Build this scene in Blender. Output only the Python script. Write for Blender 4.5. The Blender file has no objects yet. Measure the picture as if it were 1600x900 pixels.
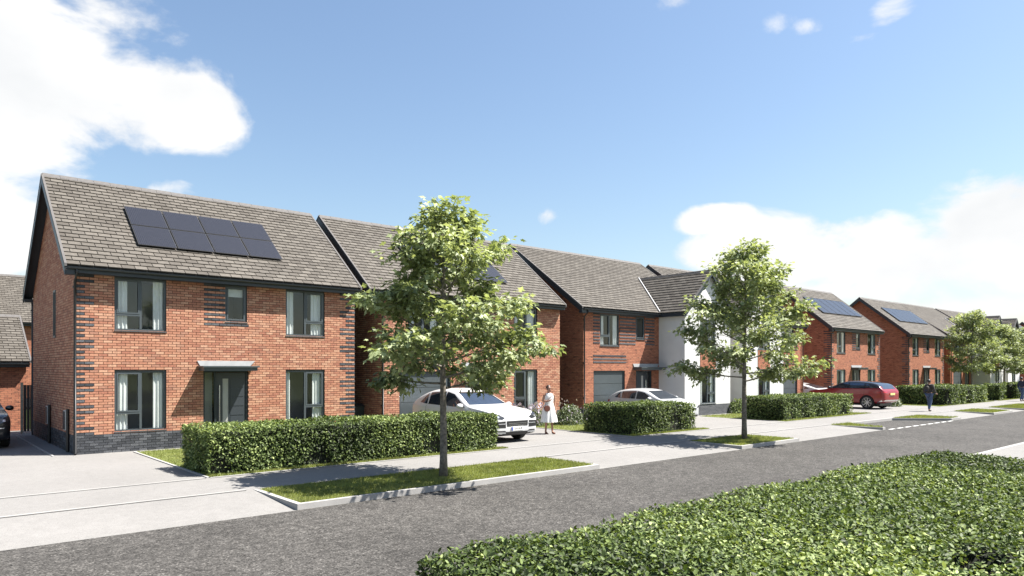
import bpy, bmesh, math, random
import numpy as np
from mathutils import Vector, Matrix
from mathutils.bvhtree import BVHTree

# ------------------------------------------------------------------ camera
HOR, VPR, FPX, CAMZ = 576.0, 2080.0, 1110.0, 2.35
PHI = math.atan((VPR - 800) / FPX)
CA, SA = math.cos(PHI), math.sin(PHI)
SC = bpy.context.scene
COL = SC.collection
cam_d = bpy.data.cameras.new('camera')
cam_d.sensor_width = 36.0
cam_d.lens = FPX / 1600 * 36.0
cam_d.shift_y = (HOR - 450) / 1600
cam_d.clip_start = 0.1
cam_d.clip_end = 5000
cam = bpy.data.objects.new('camera', cam_d)
COL.objects.link(cam)
cam.location = (0, 0, CAMZ)
cam.rotation_euler = (math.radians(90), 0, math.atan2(SA, CA) - math.radians(90))
SC.camera = cam

# ------------------------------------------------------------------ sun and sky
SUN = Vector((0.50, -0.38, 1.0)).normalized()
SUN_EL = math.asin(SUN.z)
SUN_ROT = math.atan2(SUN.x, SUN.y)
SKY_STRENGTH = 0.058
sl = bpy.data.lights.new('sun', 'SUN')
sl.energy = 5.0
sl.angle = math.radians(0.5)
sl.color = (1.0, 0.955, 0.89)
so = bpy.data.objects.new('sun', sl)
COL.objects.link(so)
so.rotation_euler = (-SUN).to_track_quat('-Z', 'Y').to_euler()
so.location = SUN * 80
SC.view_settings.view_transform = 'Standard'
SC.view_settings.look = 'None'
SC.view_settings.gamma = 1.0
SC.view_settings.use_curve_mapping = False
SC.view_settings.exposure = 1.65

world = bpy.data.worlds.new('World')
SC.world = world
world.use_nodes = True
WN, WL = world.node_tree.nodes, world.node_tree.links
WN.clear()


def wmath(op, a, b=None, c=None, clamp=False):
    n = WN.new('ShaderNodeMath')
    n.operation = op
    n.use_clamp = clamp
    for i, v in enumerate((a, b, c)):
        if v is None:
            continue
        if isinstance(v, (int, float)):
            n.inputs[i].default_value = v
        else:
            WL.new(v, n.inputs[i])
    return n.outputs[0]


def build_world():
    sky = WN.new('ShaderNodeTexSky')
    sky.sky_type = 'NISHITA'
    sky.sun_disc = False
    sky.sun_elevation = SUN_EL
    sky.sun_rotation = SUN_ROT
    sky.altitude = 0
    sky.air_density = 1.25
    sky.dust_density = 1.2
    sky.ozone_density = 2.6
    tc = WN.new('ShaderNodeTexCoord')
    sep = WN.new('ShaderNodeSeparateXYZ')
    WL.new(tc.outputs['Generated'], sep.inputs[0])
    az = wmath('ARCTAN2', sep.outputs[1], sep.outputs[0])
    el = wmath('ARCSINE', sep.outputs[2])
    noi = WN.new('ShaderNodeTexNoise')
    noi.inputs['Scale'].default_value = 7.0
    noi.inputs['Detail'].default_value = 9.0
    noi.inputs['Roughness'].default_value = 0.56
    noi.inputs['Distortion'].default_value = 0.25
    mp = WN.new('ShaderNodeMapping')
    mp.inputs['Scale'].default_value = (1, 1, 1.7)
    mp.inputs['Location'].default_value = (3.1, 1.7, 0.4)
    WL.new(tc.outputs['Generated'], mp.inputs[0])
    WL.new(mp.outputs[0], noi.inputs['Vector'])

    def ang(u, v):
        k, h = (u - 800) / FPX, (HOR - v) / FPX
        x, y, z = CA + SA * k, SA - CA * k, h
        return math.atan2(y, x), math.asin(z / math.sqrt(x * x + y * y + z * z))

    # clouds: (pixel centre, half sizes in radians, weight)
    blobs = [(-60, 60, .22, .15, 1.1), (90, 140, .15, .085, 1.05), (250, 165, .115, .06, 1.0), (330, 185, .05, .035, .8),
             (-90, 330, .17, .12, 1.0), (60, 40, .085, .1, .9), (-140, 200, .2, .2, 1.2), (265, 296, .035, .016, .75),
             (862, 338, .026, .02, .68), (1120, 345, .06, .02, .75), (1210, 400, .12, .06, 1.1), (1340, 400, .12, .055, 1.05),
             (1480, 420, .12, .06, 1.0), (1590, 375, .11, .075, 1.1), (1700, 380, .2, .1, 1.1), (1130, 400, .07, .03, .9),
             (1520, 307, .02, .008, .5), (1220, 36, .03, .02, .62), (1252, 42, .035, .014, .62), (1388, 27, .018, .012, .12),
             (1345, 62, .026, .008, .2), (1043, 8, .02, .012, .12), (1700, 470, .3, .04, .8), (1300, 455, .3, .03, .7)]
    rb = random.Random(5)
    for i in range(8):        # the same kind of cumulus round the rest of the sky
        a = PHI + 1.1 + i * (2 * math.pi - 2.2) / 8 + rb.uniform(-.1, .1)
        a = (a + math.pi) % (2 * math.pi) - math.pi
        blobs.append((None, a, rb.uniform(.15, .6), rb.uniform(.14, .24), rb.uniform(.06, .12)))
    acc = None
    for b in blobs:
        if b[0] is None:
            a0, e0, ra, re, wt = b[1], b[2], b[3], b[4], 1.0
        else:
            a0, e0 = ang(b[0], b[1])
            ra, re, wt = b[2], b[3], b[4]
        da = wmath('DIVIDE', wmath('SUBTRACT', az, a0), ra)
        de = wmath('DIVIDE', wmath('SUBTRACT', el, e0), re)
        r2 = wmath('ADD', wmath('MULTIPLY', da, da), wmath('MULTIPLY', de, de))
        v = wmath('MULTIPLY', wmath('SUBTRACT', 1.0, r2), wt)
        acc = v if acc is None else wmath('MAXIMUM', acc, v)
    acc = wmath('MAXIMUM', acc, -1.0)
    dens = wmath('ADD', wmath('MULTIPLY', acc, 0.75), wmath('MULTIPLY', wmath('SUBTRACT', noi.outputs[0], 0.5), 2.6))
    mr = WN.new('ShaderNodeMapRange')
    mr.interpolation_type = 'SMOOTHSTEP'
    mr.inputs[1].default_value = 0.06
    mr.inputs[2].default_value = 0.56
    WL.new(dens, mr.inputs[0])
    n2 = WN.new('ShaderNodeTexNoise')
    n2.inputs['Scale'].default_value = 5.0
    n2.inputs['Detail'].default_value = 5.0
    WL.new(mp.outputs[0], n2.inputs['Vector'])
    shade = WN.new('ShaderNodeValToRGB')
    shade.color_ramp.elements[0].position = 0.3
    shade.color_ramp.elements[0].color = (5.0, 5.1, 5.2, 1)
    shade.color_ramp.elements[1].position = 0.55
    shade.color_ramp.elements[1].color = (5.85, 5.85, 5.85, 1)
    WL.new(n2.outputs[0], shade.inputs[0])
    mix = WN.new('ShaderNodeMix')
    mix.data_type = 'RGBA'
    WL.new(mr.outputs[0], mix.inputs[0])
    WL.new(sky.outputs[0], mix.inputs[6])
    WL.new(shade.outputs[0], mix.inputs[7])
    bg = WN.new('ShaderNodeBackground')
    bg.inputs[1].default_value = SKY_STRENGTH
    WL.new(mix.outputs[2], bg.inputs[0])
    out = WN.new('ShaderNodeOutputWorld')
    WL.new(bg.outputs[0], out.inputs[0])


build_world()

# ------------------------------------------------------------------ helpers: objects
RND = random.Random(11)


def tag(o, label=None, cat=None, group=None, kind=None):
    if label: o['label'] = label
    if cat: o['category'] = cat
    if group: o['group'] = group
    if kind: o['kind'] = kind
    return o


def empty(name, loc=(0, 0, 0), rz=0.0):
    o = bpy.data.objects.new(name, None)
    o.empty_display_size = 0.3
    COL.objects.link(o)
    o.location = loc
    o.rotation_euler = (0, 0, rz)
    return o


def link(name, me, parent=None, kind=None):
    o = bpy.data.objects.new(name, me)
    COL.objects.link(o)
    if parent is not None: o.parent = parent
    if kind: o['kind'] = kind
    return o


def copy_tree(o, parent=None):
    c = o.copy()
    COL.objects.link(c)
    c.parent = parent
    for ch in list(o.children):
        copy_tree(ch, c)
    return c


class MB:
    """collects boxes, tubes and prisms into one mesh"""

    def __init__(s):
        s.v, s.f, s.m, s.a = [], [], [], []

    def add(s, vs, fs, m=0, a=0.5):
        o = len(s.v)
        s.v.extend(vs)
        for f in fs:
            s.f.append([o + i for i in f])
            s.m.append(m)
            s.a.append(a)
        return s

    def box(s, x0, x1, y0, y1, z0, z1, m=0, a=0.5):
        return s.add([(x0, y0, z0), (x1, y0, z0), (x1, y1, z0), (x0, y1, z0), (x0, y0, z1), (x1, y0, z1), (x1, y1, z1), (x0, y1, z1)],
                     [(0, 3, 2, 1), (4, 5, 6, 7), (0, 1, 5, 4), (1, 2, 6, 5), (2, 3, 7, 6), (3, 0, 4, 7)], m, a)

    def obox(s, o, ex, ey, ez, m=0, a=0.5):
        """box from corner o with edge vectors"""
        o, ex, ey, ez = Vector(o), Vector(ex), Vector(ey), Vector(ez)
        p = [o, o + ex, o + ex + ey, o + ey]
        p = p + [q + ez for q in p]
        return s.add([tuple(q) for q in p], [(0, 3, 2, 1), (4, 5, 6, 7), (0, 1, 5, 4), (1, 2, 6, 5), (2, 3, 7, 6), (3, 0, 4, 7)], m, a)

    def prism(s, poly, vec, m=0, a=0.5):
        """polygon (3D points) extruded by vec"""
        n = len(poly)
        p = [tuple(q) for q in poly] + [tuple(Vector(q) + Vector(vec)) for q in poly]
        fs = [tuple(range(n))[::-1], tuple(range(n, 2 * n))] + [(i, (i + 1) % n, n + (i + 1) % n, n + i) for i in range(n)]
        return s.add(p, fs, m, a)

    def tube(s, pts, rad, n=8, m=0, a=0.5, cap=True):
        pts = [Vector(p) for p in pts]
        if isinstance(rad, (int, float)): rad = [rad] * len(pts)
        o = len(s.v)
        up = Vector((0, 0, 1))
        for i, p in enumerate(pts):
            d = (pts[min(i + 1, len(pts) - 1)] - pts[max(i - 1, 0)]).normalized()
            r = d.cross(up)
            if r.length < 0.05: r = d.cross(Vector((1, 0, 0)))
            r.normalize()
            q = r.cross(d)
            for k in range(n):
                t = 2 * math.pi * k / n
                s.v.append(tuple(p + (r * math.cos(t) + q * math.sin(t)) * rad[i]))
        for i in range(len(pts) - 1):
            for k in range(n):
                s.f.append([o + i * n + k, o + i * n + (k + 1) % n, o + (i + 1) * n + (k + 1) % n, o + (i + 1) * n + k])
                s.m.append(m); s.a.append(a)
        if cap:
            s.f.append([o + k for k in range(n)][::-1]); s.m.append(m); s.a.append(a)
            e = o + (len(pts) - 1) * n
            s.f.append([e + k for k in range(n)]); s.m.append(m); s.a.append(a)
        return s

    def lathe(s, prof, n=24, axis='z', m=0, a=0.5, c=(0, 0, 0)):
        o = len(s.v)
        for (r, h) in prof:
            for k in range(n):
                t = 2 * math.pi * k / n
                x, y = r * math.cos(t), r * math.sin(t)
                s.v.append((c[0] + x, c[1] + y, c[2] + h) if axis == 'z' else (c[0] + x, c[1] + h, c[2] + y))
        for i in range(len(prof) - 1):
            for k in range(n):
                s.f.append([o + i * n + k, o + i * n + (k + 1) % n, o + (i + 1) * n + (k + 1) % n, o + (i + 1) * n + k])
                s.m.append(m); s.a.append(a)
        return s

    def mesh(s, name, mats, smooth=False, fix=True):
        me = bpy.data.meshes.new(name)
        me.from_pydata(s.v, [], s.f)
        for k in (mats if isinstance(mats, (list, tuple)) else [mats]):
            me.materials.append(k)
        me.polygons.foreach_set('material_index', s.m)
        if fix:
            bm = bmesh.new(); bm.from_mesh(me)
            bmesh.ops.recalc_face_normals(bm, faces=bm.faces)
            bm.to_mesh(me); bm.free()
        at = me.attributes.new('rnd', 'FLOAT', 'FACE')
        at.data.foreach_set('value', s.a)
        if smooth:
            me.polygons.foreach_set('use_smooth', [True] * len(me.polygons))
        me.update()
        return me

    def build(s, name, mats, parent=None, smooth=False, kind=None, fix=True):
        return link(name, s.mesh(name, mats, smooth, fix), parent, kind)


def np_mesh(name, V, F, rnd, mat, smooth=False):
    """V (n,3), F (m,k) equal sized polygons, rnd (m,) per face"""
    me = bpy.data.meshes.new(name)
    m, k = F.shape
    me.vertices.add(len(V))
    me.vertices.foreach_set('co', V.astype(np.float32).ravel())
    me.loops.add(m * k)
    me.loops.foreach_set('vertex_index', F.astype(np.int32).ravel())
    me.polygons.add(m)
    me.polygons.foreach_set('loop_start', np.arange(0, m * k, k, dtype=np.int32))
    me.update(calc_edges=True)
    at = me.attributes.new('rnd', 'FLOAT', 'FACE')
    at.data.foreach_set('value', rnd.astype(np.float32))
    if smooth:
        me.polygons.foreach_set('use_smooth', np.ones(m, dtype=bool))
    me.materials.append(mat)
    me.validate()
    return me


def scatter(name, P, A, N, size, tmpl, faces, rnd, mat):
    """place a leaf template (x across, y along, z up) at points P along axis A with normal N"""
    A = A / np.linalg.norm(A, axis=1, keepdims=True)
    B = np.cross(A, N)
    B /= np.linalg.norm(B, axis=1, keepdims=True) + 1e-9
    C = np.cross(B, A)
    T = np.array(tmpl, dtype=float)
    V = P[:, None, :] + size[:, None, None] * (T[None, :, 0:1] * B[:, None, :] + T[None, :, 1:2] * A[:, None, :] + T[None, :, 2:3] * C[:, None, :])
    n, k = len(P), len(T)
    fa = np.array(faces)
    F = (np.arange(n)[:, None, None] * k + fa[None]).reshape(-1, fa.shape[1])
    return np_mesh(name, V.reshape(-1, 3), F, np.repeat(rnd, len(fa)), mat)


# ------------------------------------------------------------------ helpers: materials
def nodes_of(name):
    m = bpy.data.materials.new(name)
    m.use_nodes = True
    n, l = m.node_tree.nodes, m.node_tree.links
    return m, n, l, n['Principled BSDF']


def ramp(n, stops):
    r = n.new('ShaderNodeValToRGB')
    e = r.color_ramp.elements
    while len(e) < len(stops): e.new(0.5)
    for i, (p, c) in enumerate(stops):
        e[i].position = p
        e[i].color = (c[0], c[1], c[2], 1)
    return r


def M(name, col, rough=.6, metal=0., var=.12, vscale=6., bump=0., bscale=60., coat=0., spec=.5, dirt=0.):
    m, n, l, p = nodes_of(name)
    tc = n.new('ShaderNodeTexCoord')
    no = n.new('ShaderNodeTexNoise')
    no.inputs['Scale'].default_value = vscale
    no.inputs['Detail'].default_value = 6
    l.new(tc.outputs['Object'], no.inputs['Vector'])
    lo = [max(0, c * (1 - var)) for c in col]
    hi = [min(1, c * (1 + var)) for c in col]
    r = ramp(n, [(.3, lo), (.7, hi)])
    l.new(no.outputs[0], r.inputs[0])
    l.new(r.outputs[0], p.inputs['Base Color'])
    p.inputs['Roughness'].default_value = rough
    p.inputs['Metallic'].default_value = metal
    p.inputs['Coat Weight'].default_value = coat
    p.inputs['Coat Roughness'].default_value = 0.04
    p.inputs['Specular IOR Level'].default_value = spec
    if bump:
        nb = n.new('ShaderNodeTexNoise')
        nb.inputs['Scale'].default_value = bscale
        nb.inputs['Detail'].default_value = 4
        l.new(tc.outputs['Object'], nb.inputs['Vector'])
        b = n.new('ShaderNodeBump')
        b.inputs['Strength'].default_value = bump
        b.inputs['Distance'].default_value = 0.01
        l.new(nb.outputs[0], b.inputs['Height'])
        l.new(b.outputs[0], p.inputs['Normal'])
    return m


def M_attr(name, stops, rough=.8, var=.25, vscale=30., bump=.3, bscale=90., spec=.3, transl=0., tcol=None):
    """colour by the per-face 'rnd' attribute, mottled by noise"""
    m, n, l, p = nodes_of(name)
    at = n.new('ShaderNodeAttribute')
    at.attribute_name = 'rnd'
    r = ramp(n, stops)
    l.new(at.outputs['Fac'], r.inputs[0])
    ge = n.new('ShaderNodeNewGeometry')
    no = n.new('ShaderNodeTexNoise')
    no.inputs['Scale'].default_value = vscale
    no.inputs['Detail'].default_value = 5
    l.new(ge.outputs['Position'], no.inputs['Vector'])
    mr = n.new('ShaderNodeMapRange')
    mr.inputs[1].default_value = .3
    mr.inputs[2].default_value = .7
    mr.inputs[3].default_value = 1 - var
    mr.inputs[4].default_value = 1 + var
    l.new(no.outputs[0], mr.inputs[0])
    mx = n.new('ShaderNodeVectorMath')
    mx.operation = 'SCALE'
    l.new(r.outputs[0], mx.inputs[0])
    l.new(mr.outputs[0], mx.inputs['Scale'])
    l.new(mx.outputs[0], p.inputs['Base Color'])
    p.inputs['Roughness'].default_value = rough
    p.inputs['Specular IOR Level'].default_value = spec
    if bump:
        nb = n.new('ShaderNodeTexNoise')
        nb.inputs['Scale'].default_value = bscale
        l.new(ge.outputs['Position'], nb.inputs['Vector'])
        b = n.new('ShaderNodeBump')
        b.inputs['Strength'].default_value = bump
        b.inputs['Distance'].default_value = 0.006
        l.new(nb.outputs[0], b.inputs['Height'])
        l.new(b.outputs[0], p.inputs['Normal'])
    if transl:
        t = n.new('ShaderNodeBsdfTranslucent')
        sc = n.new('ShaderNodeVectorMath')
        sc.operation = 'MULTIPLY'
        sc.inputs[1].default_value = tcol or (1.3, 1.3, .6)
        l.new(mx.outputs[0], sc.inputs[0])
        l.new(sc.outputs[0], t.inputs[0])
        ms = n.new('ShaderNodeMixShader')
        ms.inputs[0].default_value = transl
        l.new(p.outputs[0], ms.inputs[1])
        l.new(t.outputs[0], ms.inputs[2])
        l.new(ms.outputs[0], n['Material Output'].inputs[0])
    return m


def M_brick(name, c1, c2, cd, mortar, dark=.25):
    """brickwork of walls too far off to tell the bricks apart"""
    m, n, l, p = nodes_of(name)
    ge = n.new('ShaderNodeNewGeometry')
    sp = n.new('ShaderNodeSeparateXYZ')
    l.new(ge.outputs['Position'], sp.inputs[0])
    ad = n.new('ShaderNodeMath')
    l.new(sp.outputs[0], ad.inputs[0]); l.new(sp.outputs[1], ad.inputs[1])
    cb = n.new('ShaderNodeCombineXYZ')
    l.new(ad.outputs[0], cb.inputs[0]); l.new(sp.outputs[2], cb.inputs[1])
    bt = n.new('ShaderNodeTexBrick')
    bt.inputs['Scale'].default_value = 1
    bt.inputs['Brick Width'].default_value = .225
    bt.inputs['Row Height'].default_value = .075
    bt.inputs['Mortar Size'].default_value = .006
    bt.inputs['Bias'].default_value = -.1
    bt.inputs['Color1'].default_value = (*c1, 1)
    bt.inputs['Color2'].default_value = (*c2, 1)
    bt.inputs['Mortar'].default_value = (*mortar, 1)
    l.new(cb.outputs[0], bt.inputs['Vector'])
    no = n.new('ShaderNodeTexNoise')
    no.inputs['Scale'].default_value = 1
    no.inputs['Detail'].default_value = 3
    mp = n.new('ShaderNodeMapping')
    mp.inputs['Scale'].default_value = (3.2, 9.5, 1)
    l.new(cb.outputs[0], mp.inputs[0])
    l.new(mp.outputs[0], no.inputs['Vector'])
    r = ramp(n, [(.56, (0, 0, 0)), (.66, (1, 1, 1))])
    l.new(no.outputs[0], r.inputs[0])
    sc = n.new('ShaderNodeMath'); sc.operation = 'MULTIPLY'; sc.inputs[1].default_value = dark
    l.new(r.outputs[0], sc.inputs[0])
    mx = n.new('ShaderNodeMix'); mx.data_type = 'RGBA'
    l.new(sc.outputs[0], mx.inputs[0]); l.new(bt.outputs[0], mx.inputs[6]); mx.inputs[7].default_value = (*cd, 1)
    l.new(mx.outputs[2], p.inputs['Base Color'])
    p.inputs['Roughness'].default_value = .85
    p.inputs['Specular IOR Level'].default_value = .25
    b = n.new('ShaderNodeBump'); b.inputs['Strength'].default_value = .7; b.inputs['Distance'].default_value = .01; b.invert = True
    l.new(bt.outputs['Fac'], b.inputs['Height']); l.new(b.outputs[0], p.inputs['Normal'])
    return m


def M_ground(name, c, fine, coarse, contrast, rough=.9, bump=.3, speck=None, stain=.12):
    """aggregate surface: fine grain, coarse mottling and faint stains"""
    m, n, l, p = nodes_of(name)
    ge = n.new('ShaderNodeNewGeometry')

    def noi(s, d=4, rg=.6):
        q = n.new('ShaderNodeTexNoise')
        q.inputs['Scale'].default_value = s; q.inputs['Detail'].default_value = d; q.inputs['Roughness'].default_value = rg
        l.new(ge.outputs['Position'], q.inputs['Vector'])
        return q
    a, b2, s3 = noi(fine, 3, .7), noi(coarse, 5), noi(.45, 6)
    def rng(src, lo, hi, f0=.3, f1=.7):
        q = n.new('ShaderNodeMapRange')
        q.inputs[1].default_value = f0; q.inputs[2].default_value = f1; q.inputs[3].default_value = lo; q.inputs[4].default_value = hi
        l.new(src.outputs[0], q.inputs[0])
        return q.outputs[0]
    def mul(x, y):
        q = n.new('ShaderNodeMath'); q.operation = 'MULTIPLY'
        l.new(x, q.inputs[0]); l.new(y, q.inputs[1])
        return q.outputs[0]
    f = mul(mul(rng(a, 1 - contrast, 1 + contrast), rng(b2, 1 - contrast * .6, 1 + contrast * .6)), rng(s3, 1 - stain, 1 + stain))
    v = n.new('ShaderNodeVectorMath'); v.operation = 'SCALE'; v.inputs[0].default_value = c
    l.new(f, v.inputs['Scale'])
    col = v.outputs[0]
    if speck:
        vo = n.new('ShaderNodeTexVoronoi'); vo.inputs['Scale'].default_value = speck[0]
        l.new(ge.outputs['Position'], vo.inputs['Vector'])
        hs = n.new('ShaderNodeSeparateColor'); l.new(vo.outputs['Color'], hs.inputs[0])
        rr = ramp(n, [(.0, (speck[1],) * 3), (.25, (1, 1, 1)), (.75, (1, 1, 1)), (1, (speck[2],) * 3)])
        l.new(hs.outputs[0], rr.inputs[0])
        vm = n.new('ShaderNodeVectorMath'); vm.operation = 'MULTIPLY'
        l.new(col, vm.inputs[0]); l.new(rr.outputs[0], vm.inputs[1])
        col = vm.outputs[0]
    l.new(col, p.inputs['Base Color'])
    p.inputs['Roughness'].default_value = rough
    p.inputs['Specular IOR Level'].default_value = .2
    b = n.new('ShaderNodeBump'); b.inputs['Strength'].default_value = bump; b.inputs['Distance'].default_value = .01
    l.new(a.outputs[0], b.inputs['Height']); l.new(b.outputs[0], p.inputs['Normal'])
    return m


def M_glass(name, tint=(.93, .95, .95), refl=.0):
    m, n, l, p = nodes_of(name)
    n.remove(p)
    t = n.new('ShaderNodeBsdfTransparent'); t.inputs[0].default_value = (*tint, 1)
    g = n.new('ShaderNodeBsdfGlossy'); g.inputs['Roughness'].default_value = .01
    lw = n.new('ShaderNodeLayerWeight'); lw.inputs[0].default_value = .5
    fr = n.new('ShaderNodeMath'); fr.operation = 'POWER'; fr.inputs[1].default_value = 5
    l.new(lw.outputs['Facing'], fr.inputs[0])
    ad = n.new('ShaderNodeMath'); ad.operation = 'MULTIPLY_ADD'; ad.inputs[1].default_value = .9; ad.inputs[2].default_value = .035 + refl
    l.new(fr.outputs[0], ad.inputs[0])
    ms = n.new('ShaderNodeMixShader')
    l.new(ad.outputs[0], ms.inputs[0]); l.new(t.outputs[0], ms.inputs[1]); l.new(g.outputs[0], ms.inputs[2])
    l.new(ms.outputs[0], n['Material Output'].inputs[0])
    return m


def M_solar(name):
    m, n, l, p = nodes_of(name)
    tc = n.new('ShaderNodeTexCoord')
    bt = n.new('ShaderNodeTexBrick')
    bt.offset = 0.0
    bt.inputs['Scale'].default_value = 1
    bt.inputs['Brick Width'].default_value = .055
    bt.inputs['Row Height'].default_value = .055
    bt.inputs['Mortar Size'].default_value = .006
    bt.inputs['Color1'].default_value = (.010, .010, .013, 1)
    bt.inputs['Color2'].default_value = (.014, .014, .018, 1)
    bt.inputs['Mortar'].default_value = (.034, .034, .040, 1)
    l.new(tc.outputs['Object'], bt.inputs['Vector'])
    l.new(bt.outputs[0], p.inputs['Base Color'])
    p.inputs['Roughness'].default_value = .24
    p.inputs['Specular IOR Level'].default_value = .5
    return m


MAT = {}
MAT['brick'] = M_attr('red_brick', [(0, (.29, .12, .078)), (.3, (.35, .158, .098)), (.6, (.395, .195, .122)), (.85, (.435, .245, .16)), (1, (.25, .11, .075))], var=.18, vscale=24, bump=.5)
MAT['darkbrick'] = M_attr('blue_grey_brick', [(0, (0.0315, 0.0336, 0.0385)), (.5, (0.056, 0.0595, 0.0665)), (1, (0.098, 0.1015, 0.1085))], var=.4, vscale=40, bump=.6, rough=.6)
MAT['mortar'] = M('mortar', (0.027, 0.0192, 0.0156), .95, var=.2, bump=.3)
MAT['plinthmortar'] = M('plinth_mortar', (0.154, 0.154, 0.154), .95, var=.2)
MAT['farbrick'] = M_brick('far_brickwork', (0.3594, 0.1474, 0.08501), (0.2656, 0.09828, 0.05766), (0.04297, 0.02646, 0.02365), (0.09374, 0.06048, 0.04435), .6)
MAT['fardark'] = M_brick('far_blue_brickwork', (0.05625, 0.06, 0.0675), (0.09, 0.09375, 0.1013), (0.03, 0.03, 0.03375), (0.15, 0.15, 0.15), .3)
MAT['tile'] = M_attr('concrete_roof_tile', [(0, (0.0629, 0.05472, 0.04524)), (.4, (0.08424, 0.07496, 0.06333)), (.8, (0.1039, 0.09302, 0.0788)), (1, (0.0702, 0.06128, 0.05109))], var=.16, vscale=14, bump=.25, rough=.75)
MAT['roofbase'] = M('roof_underlay', (.03, .03, .03), .95)
MAT['ridge'] = M('ridge_tile', (0.0864, 0.08064, 0.07741), .8, var=.15, vscale=9, bump=.2)
MAT['navy'] = M('anthracite_trim', (0.021, 0.027, 0.033), .42, var=.08)
MAT['frame'] = M('grey_window_frame', (0.05472, 0.06624, 0.072), .38, var=.05)
MAT['door'] = M('anthracite_door', (0.0325, 0.039, 0.0455), .35, var=.05)
MAT['garage'] = M('garage_door', (0.04968, 0.06048, 0.0648), .45, var=.05)
MAT['lead'] = M('lead_flashing', (0.36, 0.36, 0.36), .6, var=.1)
MAT['black'] = M('black_plastic', (.012, .012, .013), .45, var=.1)
MAT['steel'] = M('brushed_steel', (.62, .62, .62), .25, 1., var=.05)
MAT['white'] = M('white_render', (0.527, 0.527, 0.5142), .9, var=.035, vscale=2.5, bump=.25, bscale=120)
MAT['whitetrim'] = M('white_trim', (0.5625, 0.5625, 0.5475), .5, var=.04)
MAT['glass'] = M_glass('window_glass')
MAT['room'] = M('room_paint', (0.315, 0.3, 0.285), .9, var=.03)
MAT['curtain'] = M('curtain', (0.697, 0.6885, 0.663), .9, var=.05)
MAT['solar'] = M_solar('solar_cells')
MAT['asphalt'] = M_ground('asphalt', (0.0538, 0.05088, 0.04712), 38, 7, .55, bump=1., speck=(48, .3, 2.2), stain=.2)
MAT['pave'] = M_ground('pale_tarmac', (0.1888, 0.1824, 0.1744), 85, 6, .10, bump=.25, speck=(120, .72, 1.12), stain=.07)
MAT['kerb'] = M_ground('concrete_kerb', (0.30, 0.292, 0.28), 120, 3, .10, bump=.2, stain=.12)
MAT['soil'] = M_ground('turf_soil', (0.1056, 0.1254, 0.0363), 60, 5, .4, bump=.5)
MAT['field'] = M_ground('field_grass', (0.0525, 0.07, 0.021), 8, .6, .3, bump=.5)
MAT['paint'] = M('road_paint', (0.624, 0.624, 0.6), .7, var=.12, vscale=14)
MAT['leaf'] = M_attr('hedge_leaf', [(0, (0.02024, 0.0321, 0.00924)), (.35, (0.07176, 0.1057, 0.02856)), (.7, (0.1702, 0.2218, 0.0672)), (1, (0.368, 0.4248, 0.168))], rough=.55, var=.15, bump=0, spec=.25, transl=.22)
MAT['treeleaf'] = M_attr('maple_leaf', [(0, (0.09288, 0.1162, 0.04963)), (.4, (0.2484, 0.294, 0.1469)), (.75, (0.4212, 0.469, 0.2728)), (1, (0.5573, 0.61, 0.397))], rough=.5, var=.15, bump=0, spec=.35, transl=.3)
MAT['paleleaf'] = M_attr('pale_shrub_leaf', [(0, (0.045, 0.06375, 0.03)), (.5, (0.105, 0.135, 0.0675)), (1, (0.225, 0.255, 0.165))], rough=.5, var=.15, bump=0, transl=.2)
MAT['flower'] = M_attr('lilac_flower', [(0, (0.27, 0.21, 0.315)), (.5, (0.39, 0.33, 0.4125)), (1, (0.525, 0.48, 0.525))], rough=.7, var=.1, bump=0, transl=.2)
MAT['grass'] = M_attr('grass_blade', [(0, (0.108, 0.1332, 0.0324)), (.5, (0.2088, 0.2376, 0.072)), (1, (0.3312, 0.3312, 0.1368))], rough=.6, var=.25, vscale=1.5, bump=0, transl=.3)
MAT['bark'] = M('bark', (0.15, 0.1312, 0.1087), .9, var=.5, vscale=16, bump=.8, bscale=45)
MAT['twig'] = M('twig', (.06, .045, .03), .9, var=.3, vscale=20)
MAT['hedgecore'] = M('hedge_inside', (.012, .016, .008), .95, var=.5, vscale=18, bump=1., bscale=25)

# ------------------------------------------------------------------ ground, road, pavements
ROADZ, RY0, RY1, PATH0, PATH1, HY = -0.10, 6.45, 11.72, 13.74, 15.78, 22.4
XA, XB = -45.0, 320.0


def sheet(name, poly, mat, z=None, kind='structure', parent=None, sub=0):
    vs = [(p[0], p[1], p[2] if len(p) > 2 else z) for p in poly]
    me = bpy.data.meshes.new(name)
    me.from_pydata(vs, [], [tuple(range(len(vs)))])
    me.materials.append(mat)
    me.update()
    return link(name, me, parent, kind)


sheet('ground', [(-600, -600), (1500, -600), (1500, 1500), (-600, 1500)], MAT['field'], -0.14)
sheet('road', [(XA, RY0 - .02), (XB, RY0 - .02), (XB, RY1 + .02), (XA, RY1 + .02)], MAT['asphalt'], ROADZ)
# apron ramps between the carriageway and the footpath (broken by the verges and the parking bay)
VERGES = [([(5.25, RY1), (13.0, RY1), (13.0, PATH0), (5.25, PATH0)], 'long grass verge with concrete kerb around the tall maple by the white off-roader'),
          ([(19.4, RY1), (22.95, RY1), (22.95, PATH0), (19.4, PATH0)], 'short grass verge with concrete kerb under the maple by the white rendered gable'),
          ([(29.75, RY1), (30.0, RY1), (31.2, PATH0), (29.4, PATH0)], 'small wedge of grass verge where the parking bay begins'),
          ([(37.6, RY1), (38.9, RY1), (38.9, PATH0), (35.5, PATH0)], 'grass verge with dark kerb end where the parking bay stops'),
          ([(44.0, RY1), (47.4, RY1), (47.4, PATH0), (44.0, PATH0)], 'short grass verge on the street side of the person with the backpack'),
          ([(50.1, RY1), (56.5, RY1), (56.5, PATH0), (50.1, PATH0)], 'longer grass verge beside the hedge past the person with the backpack')]
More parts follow.
